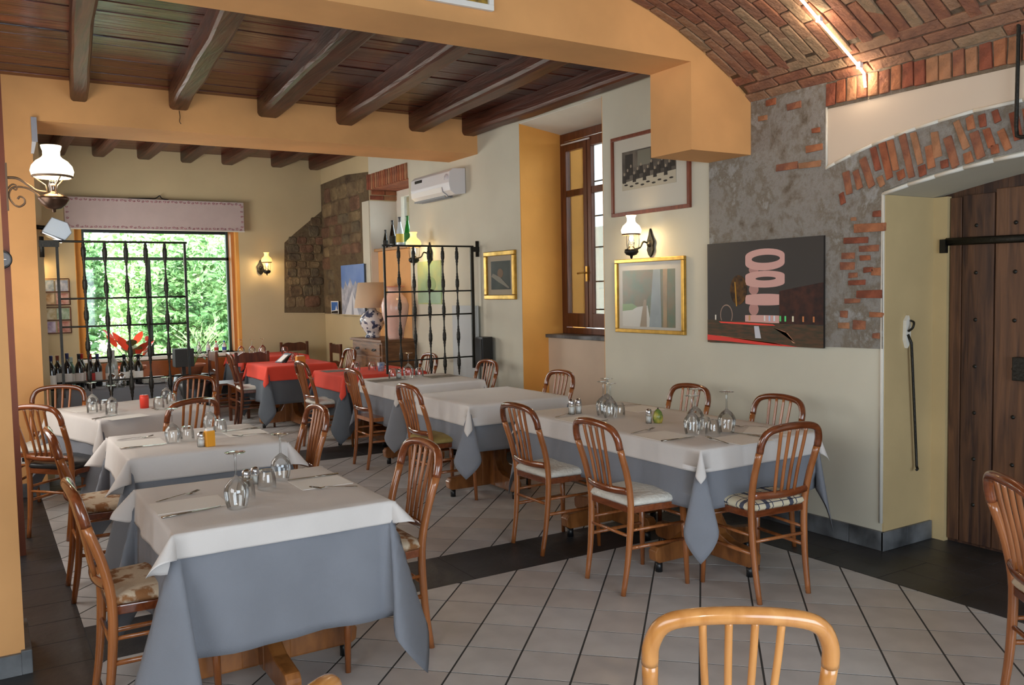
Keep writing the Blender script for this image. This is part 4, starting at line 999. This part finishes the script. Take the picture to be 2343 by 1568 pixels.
for k, (x, c) in enumerate(((2.60, 'D8DADC'), (2.72, 'C8CCD8'), (2.83, 'C04038'), (2.94, '3C58A8'))):
    bottle(['pale bottle farthest left of the four at the right of the window sill', 'silver bottle second of the four on the window sill', 'red topped bottle third of the four on the window sill', 'blue labelled bottle at the right corner of the window sill'][k], (x, 12.50, .76), 'D9D5CC', c, .16, .03, c, 'small_bottle', 'small bottles on the window sill')
vz = thing('bud_vase', 'small white bud vase with red top on the window sill', 'vase', (1.93, 12.52, .76)); MB().lathe([(0, 0), (.04, .0), (.055, .05), (.03, .12), (.018, .2)], n=16).build('vase', M['white'], vz); MB().lathe([(.018, .2), (.03, .22), (.025, .26), (0, .27)], n=12).build('bud', mat('bud_red', 'E05040', .5), vz)

# ------------------------------------------------------------------ iron gates
def baluster(mb, x, z0, z1, seed):
    L_ = z1-z0; prof = [(0, 0), (.006, .004)]
    knots = [.10, .305, .51, .715, .93]
    z = .01
    for k, kz in enumerate(knots):
        for (dz, r) in ((-.085, .0085), (-.075, .013), (-.066, .011), (-.050, .017), (-.040, .014), (-.030, .020), (-.010, .0235), (0, .0215), (.010, .0235), (.030, .020), (.040, .014), (.050, .017), (.066, .011), (.075, .013), (.085, .0085)):
            zz = (kz+dz*.95/1.0)*1.0
            if zz < .995: prof.append((r*.84, zz*L_))
    prof.append((.009, L_))
    mb.lathe(prof, (x, 0, z0), 10)
def gate(label, x0, x1, xs, y, zt, bars, hinge_x, side):
    t = thing('iron_gate', label, 'gate', (0, y, 0), 0, 'wrought iron gates')
    MB().tube([(x0-.02, 0, zt), (x1+.02, 0, zt)], .009, 6).build('top_bar', M['iron'], t)
    for z in bars: MB().tube([(x0, .002, z), (x1, .002, z)], .0075, 6).build('cross_bar', M['iron'], t)
    for k, x in enumerate((x0, x1)):
        r = .016 if (x == hinge_x) else .010
        MB().box(x-r, x+r, -r*.7, r*.7, .76, zt).build('post', M['iron'], t)
    for k, x in enumerate(xs):
        mb = MB(); baluster(mb, x, .70 if k else .80, zt, k); mb.build('baluster', M['iron'], t)
    return t
g = gate('wrought iron gate with turned balusters fixed to the right wall', 3.355, 4.32, [3.505, 3.665, 3.83, 3.985, 4.145], 7.745, 2.005, (1.555, 1.32, .88), 4.32, 1)
hm = MB(); hm.box(4.32, 4.40, -.02, .02, 1.95, 2.0); hm.tube([(4.385, 0, 1.90), (4.385, 0, 2.06)], .018, 8); hm.build('hinge', M['iron'], g)
g = gate('wrought iron gate with turned balusters fixed to the left pillar before the window', .555, 1.515, [.742, .897, 1.055, 1.206, 1.355], 7.70, 2.005, (1.55, 1.325, .88), .515, -1)
hm = MB(); hm.box(.43, .57, -.02, .02, 1.96, 2.01); hm.tube([(.45, 0, 1.88), (.45, 0, 2.04)], .018, 8); hm.build('hinge', M['iron'], g)

# ------------------------------------------------------------------ lamps
def sconce(label, wall_pt, nrm, sc=1.0, power=3, bright='lampglass'):
    # nrm: direction out of the wall (2D)
    rot = atan2(nrm[1], nrm[0]); t = thing('wall_lamp', label, 'lamp', wall_pt, rot, 'oil lamp style wall lamps'); s = sc
    pl = MB(); prof = [(0, -.105), (.03, -.085), (.052, -.05), (.045, -.02), (.058, .015), (.035, .05), (.02, .075), (.012, .10), (0, .12), (-.012, .10), (-.02, .075), (-.035, .05), (-.058, .015), (-.045, -.02), (-.052, -.05), (-.03, -.085)]
    pl.prism([(a*s, b*s) for a, b in prof], .0, .014, 'x'); pl.lathe([(.032*s, 0), (.024*s, .018), (0, .026)], n=12, mtx=Matrix.Translation((.012, 0, 0)) @ Matrix.Rotation(P2, 4, 'Y'))
    pl.build('back_plate', M['iron'], t)
    MB().tube(bez([(.02, 0, .0), (.07*s, 0, .015*s), (.10*s, 0, -.03*s), (.155*s, 0, -.045*s)], 4), .008*s, 6).build('arm', M['iron'], t)
    cx = .175*s; zb = -.075*s
    MB().lathe([(0, -.045*s), (.008*s, -.04*s), (.012*s, -.02*s), (.04*s, -.012*s), (.056*s, .008*s), (.052*s, .03*s), (.03*s, .038*s), (.018*s, .06*s)], (cx, 0, zb), 16).build('reservoir', M['iron'], t)
    w_ = MB()
    for k in range(3):
        a = k*2.094+.5; w_.tube(bez([(cx+.05*s*cos(a), .05*s*sin(a), zb+.02*s), (cx+.062*s*cos(a), .062*s*sin(a), zb+.08*s), (cx+.058*s*cos(a), .058*s*sin(a), zb+.145*s)], 3), .0025*s, 5)
    w_.build('cage', M['iron'], t)
    MB().lathe([(.02*s, .05*s), (.027*s, .08*s), (.018*s, .14*s)], (cx, 0, zb), 14).build('chimney', M['glass'], t)
    MB().lathe([(.070*s, .142*s), (.076*s, .148*s), (.070*s, .156*s)], (cx, 0, zb), 20).build('shade_ring', M['iron_brown'], t)
    MB().lathe([(.068*s, .15*s), (.078*s, .165*s), (.080*s, .185*s), (.066*s, .215*s), (.040*s, .238*s), (.033*s, .25*s), (.032*s, .275*s), (.042*s, .298*s)], (cx, 0, zb), 24).build('shade', M[bright], t)
    d = bpy.data.lights.new('bulb', 'POINT'); d.energy = power; d.color = (1, .72, .38); d.shadow_soft_size = .03*s
    lo = bpy.data.objects.new('bulb', d); C.objects.link(lo); lo.parent = t; lo.location = (cx, 0, zb+.12*s)
    return t
sconce('white shaded wall lamp between the two framed pictures on the right wall', (XW-.001, 5.07, 1.885), (-1, .25), .96, 5)
sconce('wall lamp with amber lit shade behind the right iron gate', (XW-.001, 8.85, 1.98), (-1, .2), 1.1, 4, 'lampglass_dim')
sconce('wall lamp with amber lit shade on the back wall beside the stone patch', (3.46, BY-.001, 1.94), (.3, -1), .95, 4, 'lampglass_dim')
sconce('wall lamp mostly hidden by the left pillar, only its glow showing', (.62, BY-.001, 1.92), (0, -1), .95, 5, 'lampglass_dim')
# big bracket lamp, left
t = thing('bracket_lamp', 'large white shaded oil lamp on a scrolled iron bracket at the left', 'lamp', (.18, 5.96, 0)); lx = .245
br_ = MB(); br_.tube(bez([(0, 0, 2.275), (.06, 0, 2.272), (.115, 0, 2.235), (.155, 0, 2.205), (.21, 0, 2.196)], 5), .008, 6)
sp = [(.075+.038*(1-i/22)*cos(i*.5+2.4), 0, 2.15+.038*(1-i/22)*sin(i*.5+2.4)) for i in range(20)]
br_.tube(bez([(.20, 0, 2.14), (.14, 0, 2.20), (.085, 0, 2.222), (.03, 0, 2.215), (.012, 0, 2.17), (.03, 0, 2.125), (.06, 0, 2.105), (.09, 0, 2.125), (.09, 0, 2.155), (.068, 0, 2.165), (.055, 0, 2.15)], 5), .006, 6)
br_.tube(bez([(.0, 0, 2.20), (.03, 0, 2.235), (.055, 0, 2.225), (.05, 0, 2.205), (.035, 0, 2.21)], 4), .005, 6)
br_.box(-.003, .008, -.012, .012, 2.08, 2.36); br_.build('bracket', M['iron_brown'], t)
MB().lathe([(0, 2.075), (.010, 2.08), (.010, 2.095), (.04, 2.10), (.068, 2.125), (.085, 2.150), (.088, 2.158), (.080, 2.170), (.05, 2.185), (.02, 2.195), (.014, 2.215), (.022, 2.235), (.010, 2.25)], (lx, 0, 0), 24).build('reservoir', mat('bronze', '5A463A', .3, metal=.8), t)
w_ = MB()
for k in range(3):
    a = k*2.094-1.2; w_.tube([(lx+.075*cos(a), .075*sin(a), 2.165), (lx+.03*cos(a), .03*sin(a), 2.20), (lx+.04*cos(a), .04*sin(a), 2.24), (lx+.105*cos(a), .105*sin(a), 2.29)], .004, 6)
w_.build('cage', M['iron_brown'], t)
MB().lathe([(.018, 2.20), (.026, 2.235), (.018, 2.28)], (lx, 0, 0), 14).build('chimney', M['glass'], t)
MB().lathe([(.108, 2.284), (.116, 2.292), (.110, 2.302)], (lx, 0, 0), 28).build('shade_ring', M['iron_brown'], t)
MB().lathe([(.100, 2.285), (.114, 2.300), (.120, 2.325), (.112, 2.355), (.088, 2.385), (.058, 2.405), (.048, 2.418), (.048, 2.445), (.054, 2.46), (.058, 2.478)], (lx, 0, 0), 28).build('shade', M['lampglass'], t)
d = bpy.data.lights.new('bulb', 'POINT'); d.energy = 6; d.color = (1, .78, .5); d.shadow_soft_size = .04; lo = bpy.data.objects.new('bulb', d); C.objects.link(lo); lo.parent = t; lo.location = (lx, 0, 2.30)
# LED strip along the vault
pts = []
for i in range(41):
    s = -.02+i*.045
    if s < .02: pts.append(Vector((XW-.022, 3.19, arcz(XW)-.09+i*.03)))
    p, th = on_vault(max(s, .02), 3.19+.05*sin(i*.25)*(i/40)); pts.append(p+Vector((-sin(th), 0, -cos(th)))*.030)
t = thing('led_strip', 'thin lit LED strip running up the brick vault', 'light strip', (0, 0, 0))
MB().tube(pts, .0075, 6).build('light_tube', M['led'], t)
cl = MB()
for k in (3, 12, 22, 32): p = pts[k]; cl.box(p.x-.012, p.x+.012, p.y-.014, p.y+.014, p.z-.006, p.z+.030)
cl.build('clip', M['plastic'], t)
for k in (2, 12, 22, 32):
    d = bpy.data.lights.new('strip_light', 'POINT'); d.energy = 1.6; d.color = (1, .8, .58); d.shadow_soft_size = .02
    lo = bpy.data.objects.new('strip_light', d); C.objects.link(lo); lo.parent = t; lo.location = pts[k]+Vector((-.03, 0, -.03))

# ------------------------------------------------------------------ air conditioner, heater and small wall things
t = thing('air_conditioner', 'white split air conditioner high on the right wall', 'air conditioner', (XW-.004, 8.44, 2.70))
MB().prism([(0, -.13), (-.12, -.145), (-.185, -.10), (-.20, -.02), (-.19, .09), (-.15, .125), (0, .135)], -.46, .46, 'y').build('case', M['plastic'], t, .008)
MB().prism([(-.125, -.149), (-.190, -.102), (-.197, -.06), (-.204, -.055), (-.198, -.108), (-.13, -.156)], -.30, .44, 'y').build('louvre', M['white'], t)
for k in range(4): MB().box(-.165+k*.03, -.160+k*.03, -.30, .44, -.160+.0*k, -.140).build('vane', M['plastic_d'], t)
MB().box(-.203, -.190, .18, .34, .045, .075).build('grille', M['dark'], t)
MB().lathe([(.05, 0), (.05, .002), (0, .002)], n=20, mtx=Matrix.Translation((-.195, -.40, .02)) @ Matrix.Rotation(-P2, 4, 'Y')).build('badge', mat('pale_badge', 'C9C9D4', .5), t)
t = thing('heat_lamp', 'grey metal heat lamp on an arm beside the left pillar', 'heater', (.42, 7.90, 2.12), 0)
MB().tube([(0, 0, .01), (.10, 0, .0)], .018, 8, flat=(1, .6)).build('arm', M['iron'], t)
hm = Matrix.Translation((.15, 0, -.01)) @ Matrix.Rotation(.45, 4, 'Y'); MB().prism([(-.09, -.07), (.09, -.06), (.11, .02), (.05, .08), (-.07, .07)], -.10, .10, 'y', 0, hm).build('housing', mat('grey_enamel', 'A9AFB4', .35, metal=.4), t, .006)
MB().box(-.08, .08, -.09, .09, -.076, -.066, 0, hm).build('reflector', M['silver_cap'], t); MB().cyl(.03, -.11, -.10, n=14, mtx=hm @ Matrix.Rotation(P2, 4, 'X')).build('knob', M['dark'], t)
t = thing('wall_clock', 'small round black rimmed wall clock at the left edge', 'clock', (.135, 5.945, 1.79)); rx = Matrix.Rotation(P2, 4, 'X')
MB().lathe([(.050, 0), (.056, .012), (.050, .02), (.043, .012)], n=24, mtx=rx).build('rim', M['dark'], t); MB().lathe([(.044, .010), (0, .010)], n=24, mtx=rx).build('face', mat('grey_dial', '5A5C60', .4), t)
hh = MB(); hh.box(-.002, .002, -.014, -.011, -.004, .032); hh.box(-.004, .024, -.014, -.011, -.002, .002); hh.build('hands', M['white'], t)
t = thing('wall_socket', 'white double wall socket low on the left pillar', 'socket', (.225, 7.717, .30)); MB().box(-.055, .055, -.008, 0, -.035, .035).build('plate', M['white'], t, .002)
for s in (-.028, .022): MB().box(s-.008, s+.012, -.010, -.006, -.016, .016).build('insert', M['dark'], t)
# pull rod on the ochre door jamb
t = thing('door_hook_rod', 'long black iron hook rod hanging on the ochre door jamb', 'rod', (4.60, 3.045, 0))
MB().tube([(-.02, 0, 1.25), (.0, -.01, 1.2), (.05, -.01, .60), (.06, -.01, .47), (.055, -.02, .455), (.03, -.03, .455)], .008, 8).build('rod', M['iron'], t)
MB().prism([(-.035, 1.22), (-.015, 1.17), (.01, 1.2), (.015, 1.31), (-.005, 1.36), (-.03, 1.33)], .003, .024, 'y').build('plaster_dab', M['white_plaster'], t)
MB().tube(bez([(-.02, -.004, 1.27), (-.02, -.03, 1.29), (-.01, -.03, 1.32), (0, -.005, 1.33)], 3), .007, 6).build('ring', M['iron'], t)
# iron bracket top right
t = thing('iron_bracket', 'black iron stirrup bracket hanging from the vault at the right edge', 'bracket', (XW-.05, 2.32, 0))
MB().tube([(0, .01, 2.86), (0, .0, 2.80), (0, .005, 2.30), (0, .0, 2.255), (0, -.02, 2.245), (0, -.16, 2.245), (0, -.18, 2.27), (0, -.18, 2.80)], .010, 8).build('loop', M['iron'], t)
MB().box(-.03, .04, -.03, .04, 2.84, 2.90).build('anchor', M['iron'], t)
# loose wire on beam
t = tag(MB().tube(bez([(1.52, 7.712, 3.11), (1.525, 7.708, 3.06), (1.518, 7.70, 3.02), (1.53, 7.705, 3.0)], 4), .003, 5).build('loose_wire', M['dark']), 'short loose black wire below the second ceiling beam', 'wire')
t = thing('roller_guide', 'small grey metal guide on the corner of the far orange beam', 'fitting', (.44, 7.712, 2.80)); MB().box(-.02, .02, -.02, 0, -.03, .16).build('channel', M['silver_cap'], t); MB().prism([(-.02, -.03), (.01, -.03), (-.01, -.12), (-.03, -.12)], -.015, 0, 'y').build('tongue', M['plastic'], t)

# ------------------------------------------------------------------ pictures
def frame(mb, w, h, bw, d, x0=0):
    # frame in local YZ plane, facing -X
    for a, b, c, e in ((-w/2, w/2, h/2-bw, h/2), (-w/2, w/2, -h/2, -h/2+bw), (-w/2, -w/2+bw, -h/2+bw, h/2-bw), (w/2-bw, w/2, -h/2+bw, h/2-bw)):
        mb.box(-d, 0, a, b, c, e)
def shape(t, name, poly, m, dx): return MB().prism(poly, -dx-.0012, -dx, 'x').build(name, m, t)
def ell(cy, cz, a, b, n=28, a0=0, a1=2*pi): return [(cy+a*cos(a0+(a1-a0)*i/(n-(0 if a1-a0 > 6.2 else 1))), cz+b*sin(a0+(a1-a0)*i/(n-(0 if a1-a0 > 6.2 else 1)))) for i in range(n)]
# group photograph; y runs away from the camera so the left of the picture is +y
t = thing('framed_photograph', 'red brown framed old group photograph hung high on the right wall', 'picture', (XW, 5.08, 2.433))
mb = MB(); frame(mb, .90, .625, .028, .022); mb.build('frame', M['redframe'], t, .002)
MB().box(-.008, 0, -.425, .425, -.29, .29).build('mount', M['mat_board'], t)
MB().box(-.0095, -.008, -.30, .32, -.115, .185).build('photo', mat('sepia_mid', '6E655A', .7, col2='4A433C', scale=9), t)
gp1 = [mat('sepia_dark', '3A342E', .8), mat('sepia_light', 'B9B09C', .8), mat('sepia_skin', '9C8F7C', .8)]
shape(t, 'print', [(.28, .02), (.19, .02), (.19, .16), (.28, .16)], gp1[0], .0095); shape(t, 'print', [(.13, .06), (-.02, .06), (-.02, .175), (.13, .175)], mat('sepia_grey', '7D7A6C', .8), .0095)
shape(t, 'print', [(.32, -.115), (.32, -.055), (.05, -.035), (-.30, -.02), (-.30, -.115)], gp1[1], .0095)
for k in range(15):
    y = .29-k*.04; z = .0+.028*(k % 3)+(.01 if k > 7 else 0)
    shape(t, 'figure', [(y-.02, z-.06), (y+.02, z-.06), (y+.016, z), (y-.016, z)], gp1[0], .0108); shape(t, 'figure', ell(y, z+.010, .010, .013, 8), gp1[2], .0112)
for k in range(9): shape(t, 'dish', ell(.27-k*.065, -.075-.015*(k % 2), .022, .007, 10), gp1[0], .0112)
# gilt picture, its glass reflection of window and trees painted into the print
t = thing('framed_glass_picture', 'gilt framed picture under glass, reflected trees and window painted on its print', 'picture', (XW, 5.09, 1.488))
mb = MB(); frame(mb, .80, .58, .030, .028); mb.build('frame', M['gold'], t, .004)
MB().box(-.008, 0, -.375, .375, -.265, .265).build('mount', M['mat_board'], t)
MB().box(-.010, -.008, -.29, .32, -.24, .20).build('print', mat('reflection_green', '4F6A48', .6, col2='7A6A44', scale=9, var=.2), t)
shape(t, 'print', [(.32, -.24), (.32, -.11), (.17, -.09), (.02, -.075), (-.02, -.24)], mat('reflection_pale', 'D8D6CA', .6), .010)
shape(t, 'print', [(.32, -.12), (.32, -.065), (.2, -.06), (.14, -.085), (.2, -.11)], mat('reflection_grass', '7DA05C', .6), .0115)
shape(t, 'print', [(.0, -.24), (-.05, .2), (-.13, .2), (-.14, -.24)], mat('reflection_grey_blue', '93A0A2', .6, var=.15, scale=8), .0115)
shape(t, 'print', [(-.16, -.24), (-.16, .2), (-.21, .2), (-.20, -.24)], mat('reflection_ochre', 'A88858', .6, var=.25, scale=8), .0115)
shape(t, 'print', [(.11, -.24), (.06, -.03), (.03, -.03), (.03, -.24)], mat('reflection_trunk', '9A8262', .6), .0115)
MB().box(-.017, -.015, -.37, .37, -.262, .262).build('glass', M['picglass'], t)
# night photograph on canvas
t = thing('night_photo_print', 'unframed night photograph of stacked pink rings and red light trails', 'picture', (XW-.012, 3.958, 1.503))
MB().box(-.016, 0, -.490, .490, -.343, .343).build('panel', mat('night_black', '26211F', .5), t)
pk = mat('ring_pink', 'D8A79E', .6); pk2 = mat('ring_pink_shade', 'B98880', .6); nb_ = mat('night_black', '26211F', .5)
for (cz, a, b, ia, ib, th) in ((.216, .165, .046, .118, .026, .050), (.088, .165, .030, .085, .012, .050), (-.045, .165, .014, 0, 0, .048), (-.172, .168, .003, 0, 0, .044)):
    cy = -.028
    body = [(cy+a*cos(q), cz+b*sin(q)+th*.5) for q in [pi*i/14 for i in range(15)]]+[(cy-a*cos(q), cz-b*sin(q)-th*.5) for q in [pi*i/14 for i in range(15)]]
    shape(t, 'ring', body, pk, .016)
    if ia: shape(t, 'ring_hole', ell(cy-.01, cz+.004, ia, ib), nb_, .0174)
for cz, r_ in ((.152, .030), (.022, .035), (-.108, .042), (-.205, .030)): shape(t, 'ball', ell(.065, cz, .042, r_), pk2, .0150)
shape(t, 'hoop', ell(.31, -.150, .058, .072), mat('hoop_tan', '9C8272', .6), .016); shape(t, 'hoop', ell(.31, -.150, .050, .064), nb_, .0174)
shape(t, 'glow', ell(.20, .02, .075, .10), mat('amber_trees', '6E4A1E', .8, col2='2E2018', scale=22), .0150+.0012); shape(t, 'glow', [(.22, -.09), (.235, .075), (.225, .075), (.21, -.09)], mat('amber_bright', 'B98632', .8), .0176)
shape(t, 'horizon', [(.49, -.343), (.49, -.185), (-.49, -.205), (-.49, -.343)], mat('street_brown', '5A3A22', .6, col2='33301C', scale=12, stretch=(1, 1, 6)), .0164)
shape(t, 'facade', [(-.15, -.20), (-.49, -.20), (-.49, .06), (-.15, .01)], mat('facade_dark', '4A2A20', .8, col2='2A1C1A', scale=20), .0164)
for (pts_, c) in (([(.38, -.196), (.10, -.199), (-.10, -.206), (-.12, -.214), (.10, -.213), (.36, -.206)], 'F0402E'), ([(.49, -.29), (.2, -.305), (-.1, -.325), (-.3, -.343), (.0, -.343), (.3, -.33), (.49, -.328)], 'E03024'), ([(.40, -.293), (.1, -.318), (-.2, -.338), (-.1, -.325), (.2, -.304)], 'F4B878'), ([(-.1, -.225), (-.22, -.26), (-.28, -.32), (-.26, -.32), (-.2, -.25)], 'C08A6A'), ([(.06, -.22), (.02, -.22), (.0, -.30), (.05, -.30)], 'C8C8D0')):
    shape(t, 'light_trail', pts_, mat('trail_'+c, c, .5), .0180)
for k, (y, c) in enumerate(((-.03, 'E8E4E0'), (-.07, 'B8D0F0'), (-.11, 'D8E8F0'), (-.16, '50D070'), (-.20, '58E080'), (-.26, 'F0E8C8'), (-.34, 'D08048'), (-.42, 'C87840'), (.41, 'E8E0D0'), (.10, 'C89858'))): shape(t, 'street_light', [(y-.006, -.185), (y+.006, -.185), (y+.006, -.150), (y-.006, -.150)], mat('spot_'+c, c, .5), .0180)
# small gilt picture, green print, mountain poster, card
t = thing('small_gilt_picture', 'small gilt framed dark still life left of the tall window recess', 'picture', (XW, 7.30, 1.70))
mb = MB(); frame(mb, .58, .475, .045, .035); mb.build('frame', M['gold'], t, .006); MB().box(-.010, 0, -.25, .25, -.195, .195).build('mount', mat('beige_mount', 'A89C88', .8), t)
MB().box(-.0115, -.010, -.19, .18, -.14, .14).build('print', mat('dark_still_life', '3C423A', .6, col2='2A302C', scale=5), t); shape(t, 'print', ell(.0, .02, .055, .045), mat('pear_brown', '6E5238', .6), .0115); shape(t, 'print', [(.17, -.01), (.05, -.06), (-.15, -.13), (-.17, -.12), (.0, -.02), (.14, .02)], mat('grey_cloth_paint', '7C7668', .6), .0128)
t = thing('green_print', 'unframed yellow green abstract print behind the right gate', 'picture', (XW, 8.88, 1.655)); MB().box(-.010, 0, -.30, .30, -.245, .245).build('panel', mat('green_abstract', 'B9BE7C', .7, col2='8FAF84', scale=3.5), t)
shape(t, 'print', ell(-.04, -.02, .13, .085, 16), mat('green_patch', '93AA70', .7, var=.1), .010); shape(t, 'print', [(.28, -.23), (-.28, -.23), (-.28, -.10), (.0, -.07), (.28, -.11)], mat('teal_patch', '9DB89A', .7, var=.1), .010)
t = thing('mountain_poster', 'blue and white snowy mountain poster leaning on the stone wall', 'poster', (XW-.04, 11.15, 1.60)); MB().box(-.008, 0, -.42, .42, -.34, .34).build('panel', mat('sky_blue_print', '5E84C4', .6, col2='7E9CD0', scale=2), t)
pkz = [(.42, -.34), (.42, .05), (.34, .0), (.26, .13), (.18, .04), (.08, .16), (-.02, .05), (-.12, .12), (-.24, .0), (-.32, .08), (-.42, .02), (-.42, -.34)]
shape(t, 'print', pkz, mat('snow_print', 'C6C9D2', .6, col2='8D93A4', scale=9), .008); shape(t, 'print', [(.30, -.34), (.10, -.12), (.02, -.02), (-.08, -.14), (-.22, -.34)], mat('snow_road', 'DADCE2', .6), .0092); shape(t, 'print', [(.05, -.34), (.01, -.06), (-.03, -.34)], mat('road_grey', 'A0A4B0', .6), .0104)
tag(MB().box(XW-.05, XW-.025, 10.85, 11.65, 1.245, 1.262).build('picture_ledge', M['cream_back']), 'narrow plaster ledge under the mountain poster', 'ledge')
t = thing('postcard', 'small blue and white postcard left of the mountain poster', 'card', (XW-.045, 11.86, 1.355)); MB().box(-.004, 0, -.15, .15, -.09, .09).build('card', M['white'], t); shape(t, 'print', [(.13, -.05), (.13, .075), (-.13, .075), (-.13, -.03)], mat('postcard_blue', '3E6FB8', .6), .004); shape(t, 'print', [(-.02, -.05), (-.10, -.05), (-.07, .03)], M['white'], .0052); shape(t, 'print', [(.13, -.085), (-.13, -.085), (-.13, -.045), (.13, -.06)], M['dark'], .0052)
# picture on the near beam
t = thing('framed_print', 'white framed yellow print on the near orange beam, cut by the top edge', 'picture', (2.20, 4.058, 3.29), P2)
mb = MB(); frame(mb, .44, .50, .03, .025); mb.build('frame', M['white'], t, .003); MB().box(-.008, 0, -.195, .195, -.225, .225).build('print', mat('yellow_print', 'C9A23C', .6, col2='4A3A20', scale=14), t)
# board and black box by the wall
t = thing('display_board', 'plain pale grey board leaning on the wall behind the right gate', 'board', (XW-.03, 7.99, 0)); MB().box(-.02, 0, -.27, .27, .04, 1.40).build('panel', mat('pale_grey_board', 'B4B8B8', .6), t)
for s in (-.22, .22): MB().box(-.025, .005, s-.03, s+.03, 0, .04).build('foot', M['plastic_d'], t)
t = thing('loudspeaker', 'black box loudspeaker on a stand beside the pale board', 'loudspeaker', (4.30, 7.50, 0)); MB().box(-.06, .06, -.075, .075, .80, 1.09).build('cabinet', M['dark'], t, .006); MB().box(-.066, -.058, -.065, .065, .82, 1.07).build('grille', M['black_matt'], t); MB().tube([(0, 0, .02), (0, 0, .80)], .018, 8).build('pole', M['dark'], t); MB().cyl(.09, 0, .02, n=20).build('base', M['dark'], t)
# poster racks on the back wall
for k, (z, lab) in enumerate(((1.64, 'upper'), (1.28, 'lower'))):
    t = thing('picture_rack', lab+' wire rack of four small prints on the back wall behind the left gate', 'picture rack', (.84, BY-.004, z), P2)
    mb = MB()
    for zz in (-.165, 0, .165): mb.tube([(-.03, -.17, zz), (-.03, .17, zz)], .006, 5)
    for yy in (-.17, .17): mb.tube([(-.03, yy, -.165), (-.03, yy, .165)], .006, 5)
    mb.build('wire_frame', mat('dark_red_wire', '5A2A24', .5), t)
    for a in (0, 1):
        for b in (0, 1): MB().box(-.02, -.004, -.155+a*.16, -.015+a*.17, -.155+b*.165, -.015+b*.165).build('card', mat('card_print_%d%d%d' % (k, a, b), ['D8B8B0', 'C9CCD4', 'D9C8A8', 'B8C4D0', 'D0A89A', 'C4D0C0', 'CDC4D6', 'D6D0B8'][k*4+a*2+b], .7, col2=['B07868', '8C98B0', 'B08C60', '7890A8', 'A86858', '88A080', '9A88A8', 'B0A070'][k*4+a*2+b], scale=18), t)
# pelmet over the back window
t = thing('pelmet', 'mauve grey pelmet box with scrolled pink border above the back window', 'pelmet', (2.11, BY-.10, 2.645))
MB().box(-1.12, 1.12, 0, .098, -.20, .20).build('box', mat('mauve_fabric', 'BBAAA6', .85, var=.04), t, .004)
MB().box(-1.12, 1.12, -.012, 0, -.212, -.198).build('trim', M['white_plaster'], t)
pm = mat('border_pink', 'B07C84', .8); mb = MB()
def scroll(mb, x, z, s, a): mb.tube([(x+s*(.5-.04*i)*cos(a+i*.7)*.9, -.004, z+s*(.5-.04*i)*sin(a+i*.7)*.55) for i in range(9)], .0045, 4)
k = 0
x = -1.08
while x < 1.08:
    for z in (-.172, .172): scroll(mb, x, z, .05, k); scroll(mb, x+.05, z-.005, .04, k+2)
    x += .105; k += 1
z = -.14
while z < .15:
    for x in (-1.09, 1.09): scroll(mb, x, z, .045, z*30)
    z += .07
mb.build('border', pm, t)
tag(MB().tube(bez([(1.75, BY-.05, 2.850), (1.95, BY-.06, 2.856), (2.08, BY-.05, 2.862), (2.14, BY-.06, 2.90), (2.17, BY-.05, 2.865), (2.25, BY-.06, 2.852)], 4), .007, 5).build('cable', M['dark']), 'loose dark cable lying on top of the pelmet', 'cable')

# ------------------------------------------------------------------ chest of drawers, table lamp, vase
t = thing('chest_of_drawers', 'old wooden chest of drawers against the niche', 'chest of drawers', (4.22, 9.76, 0))
MB().box(-.25, .17, -.46, .46, .05, .97).build('body', M['chest'], t, .004); MB().box(-.275, .17, -.49, .49, .97, 1.0).build('top', M['chest'], t, .004)
for sy in (-.42, .42):
    for sx in (-.2, .13): MB().box(sx-.03, sx+.03, sy-.03, sy+.03, 0, .05).build('foot', M['chest'], t)
for (z0, z1) in ((.81, .95), (.57, .79), (.33, .55), (.09, .31)):
    dd = MB().box(-.264, -.25, -.42, .42, z0, z1).build('drawer', M['chest'], t, .004)
    for y in (-.26, .26):
        h = MB(); h.tube(bez([(-.266, y-.05, (z0+z1)/2), (-.285, y-.03, (z0+z1)/2-.012), (-.285, y+.03, (z0+z1)/2-.012), (-.266, y+.05, (z0+z1)/2)], 3), .005, 5); h.box(-.268, -.262, y-.055, y+.055, (z0+z1)/2-.008, (z0+z1)/2+.012); h.build('handle', M['iron'], dd)
    MB().cyl(.008, 0, .01, n=8, mtx=Matrix.Translation((-.262, 0, (z0+z1)/2)) @ Matrix.Rotation(-P2, 4, 'Y')).build('keyhole', M['dark'], dd)
t = thing('table_lamp', 'table lamp with beige shade and blue and white porcelain base', 'lamp', (4.14, 9.98, 1.0))
MB().lathe([(0, 0), (.09, 0), (.09, .03), (.07, .04), (.10, .08), (.15, .17), (.155, .23), (.12, .30), (.06, .33), (.05, .36), (.02, .37), (.015, .42)], n=24).build('base', mat('blue_white_porcelain', 'E3DFDC', .2, col2='4A5068', scale=16, lo=.44, hi=.5), t)
MB().lathe([(.215, .37), (.165, .68), (.16, .68), (.21, .37)], n=32).build('shade', mat('beige_shade', 'C2A78C', .9), t); MB().tube([(0, 0, .40), (0, 0, .60)], .012, 8).build('stem', M['gold'], t); MB().tube([(-.16, 0, .67), (0, 0, .60), (.16, 0, .67)], .003, 5).build('carrier', M['gold'], t)
t = thing('large_vase', 'large pale pink glazed vase on the chest of drawers', 'vase', (4.20, 9.42, 1.0))
MB().lathe([(0, 0), (.085, 0), (.09, .02), (.11, .12), (.155, .30), (.165, .40), (.14, .48), (.09, .53), (.075, .56), (.085, .60), (.12, .615)], n=28).build('body', mat('pink_glaze', 'DDB6A8', .2, var=.08), t)
MB().lathe([(.12, .613), (.125, .62), (.118, .626), (.08, .60)], n=28).build('rim', mat('terracotta_glaze', 'C0785C', .3), t)
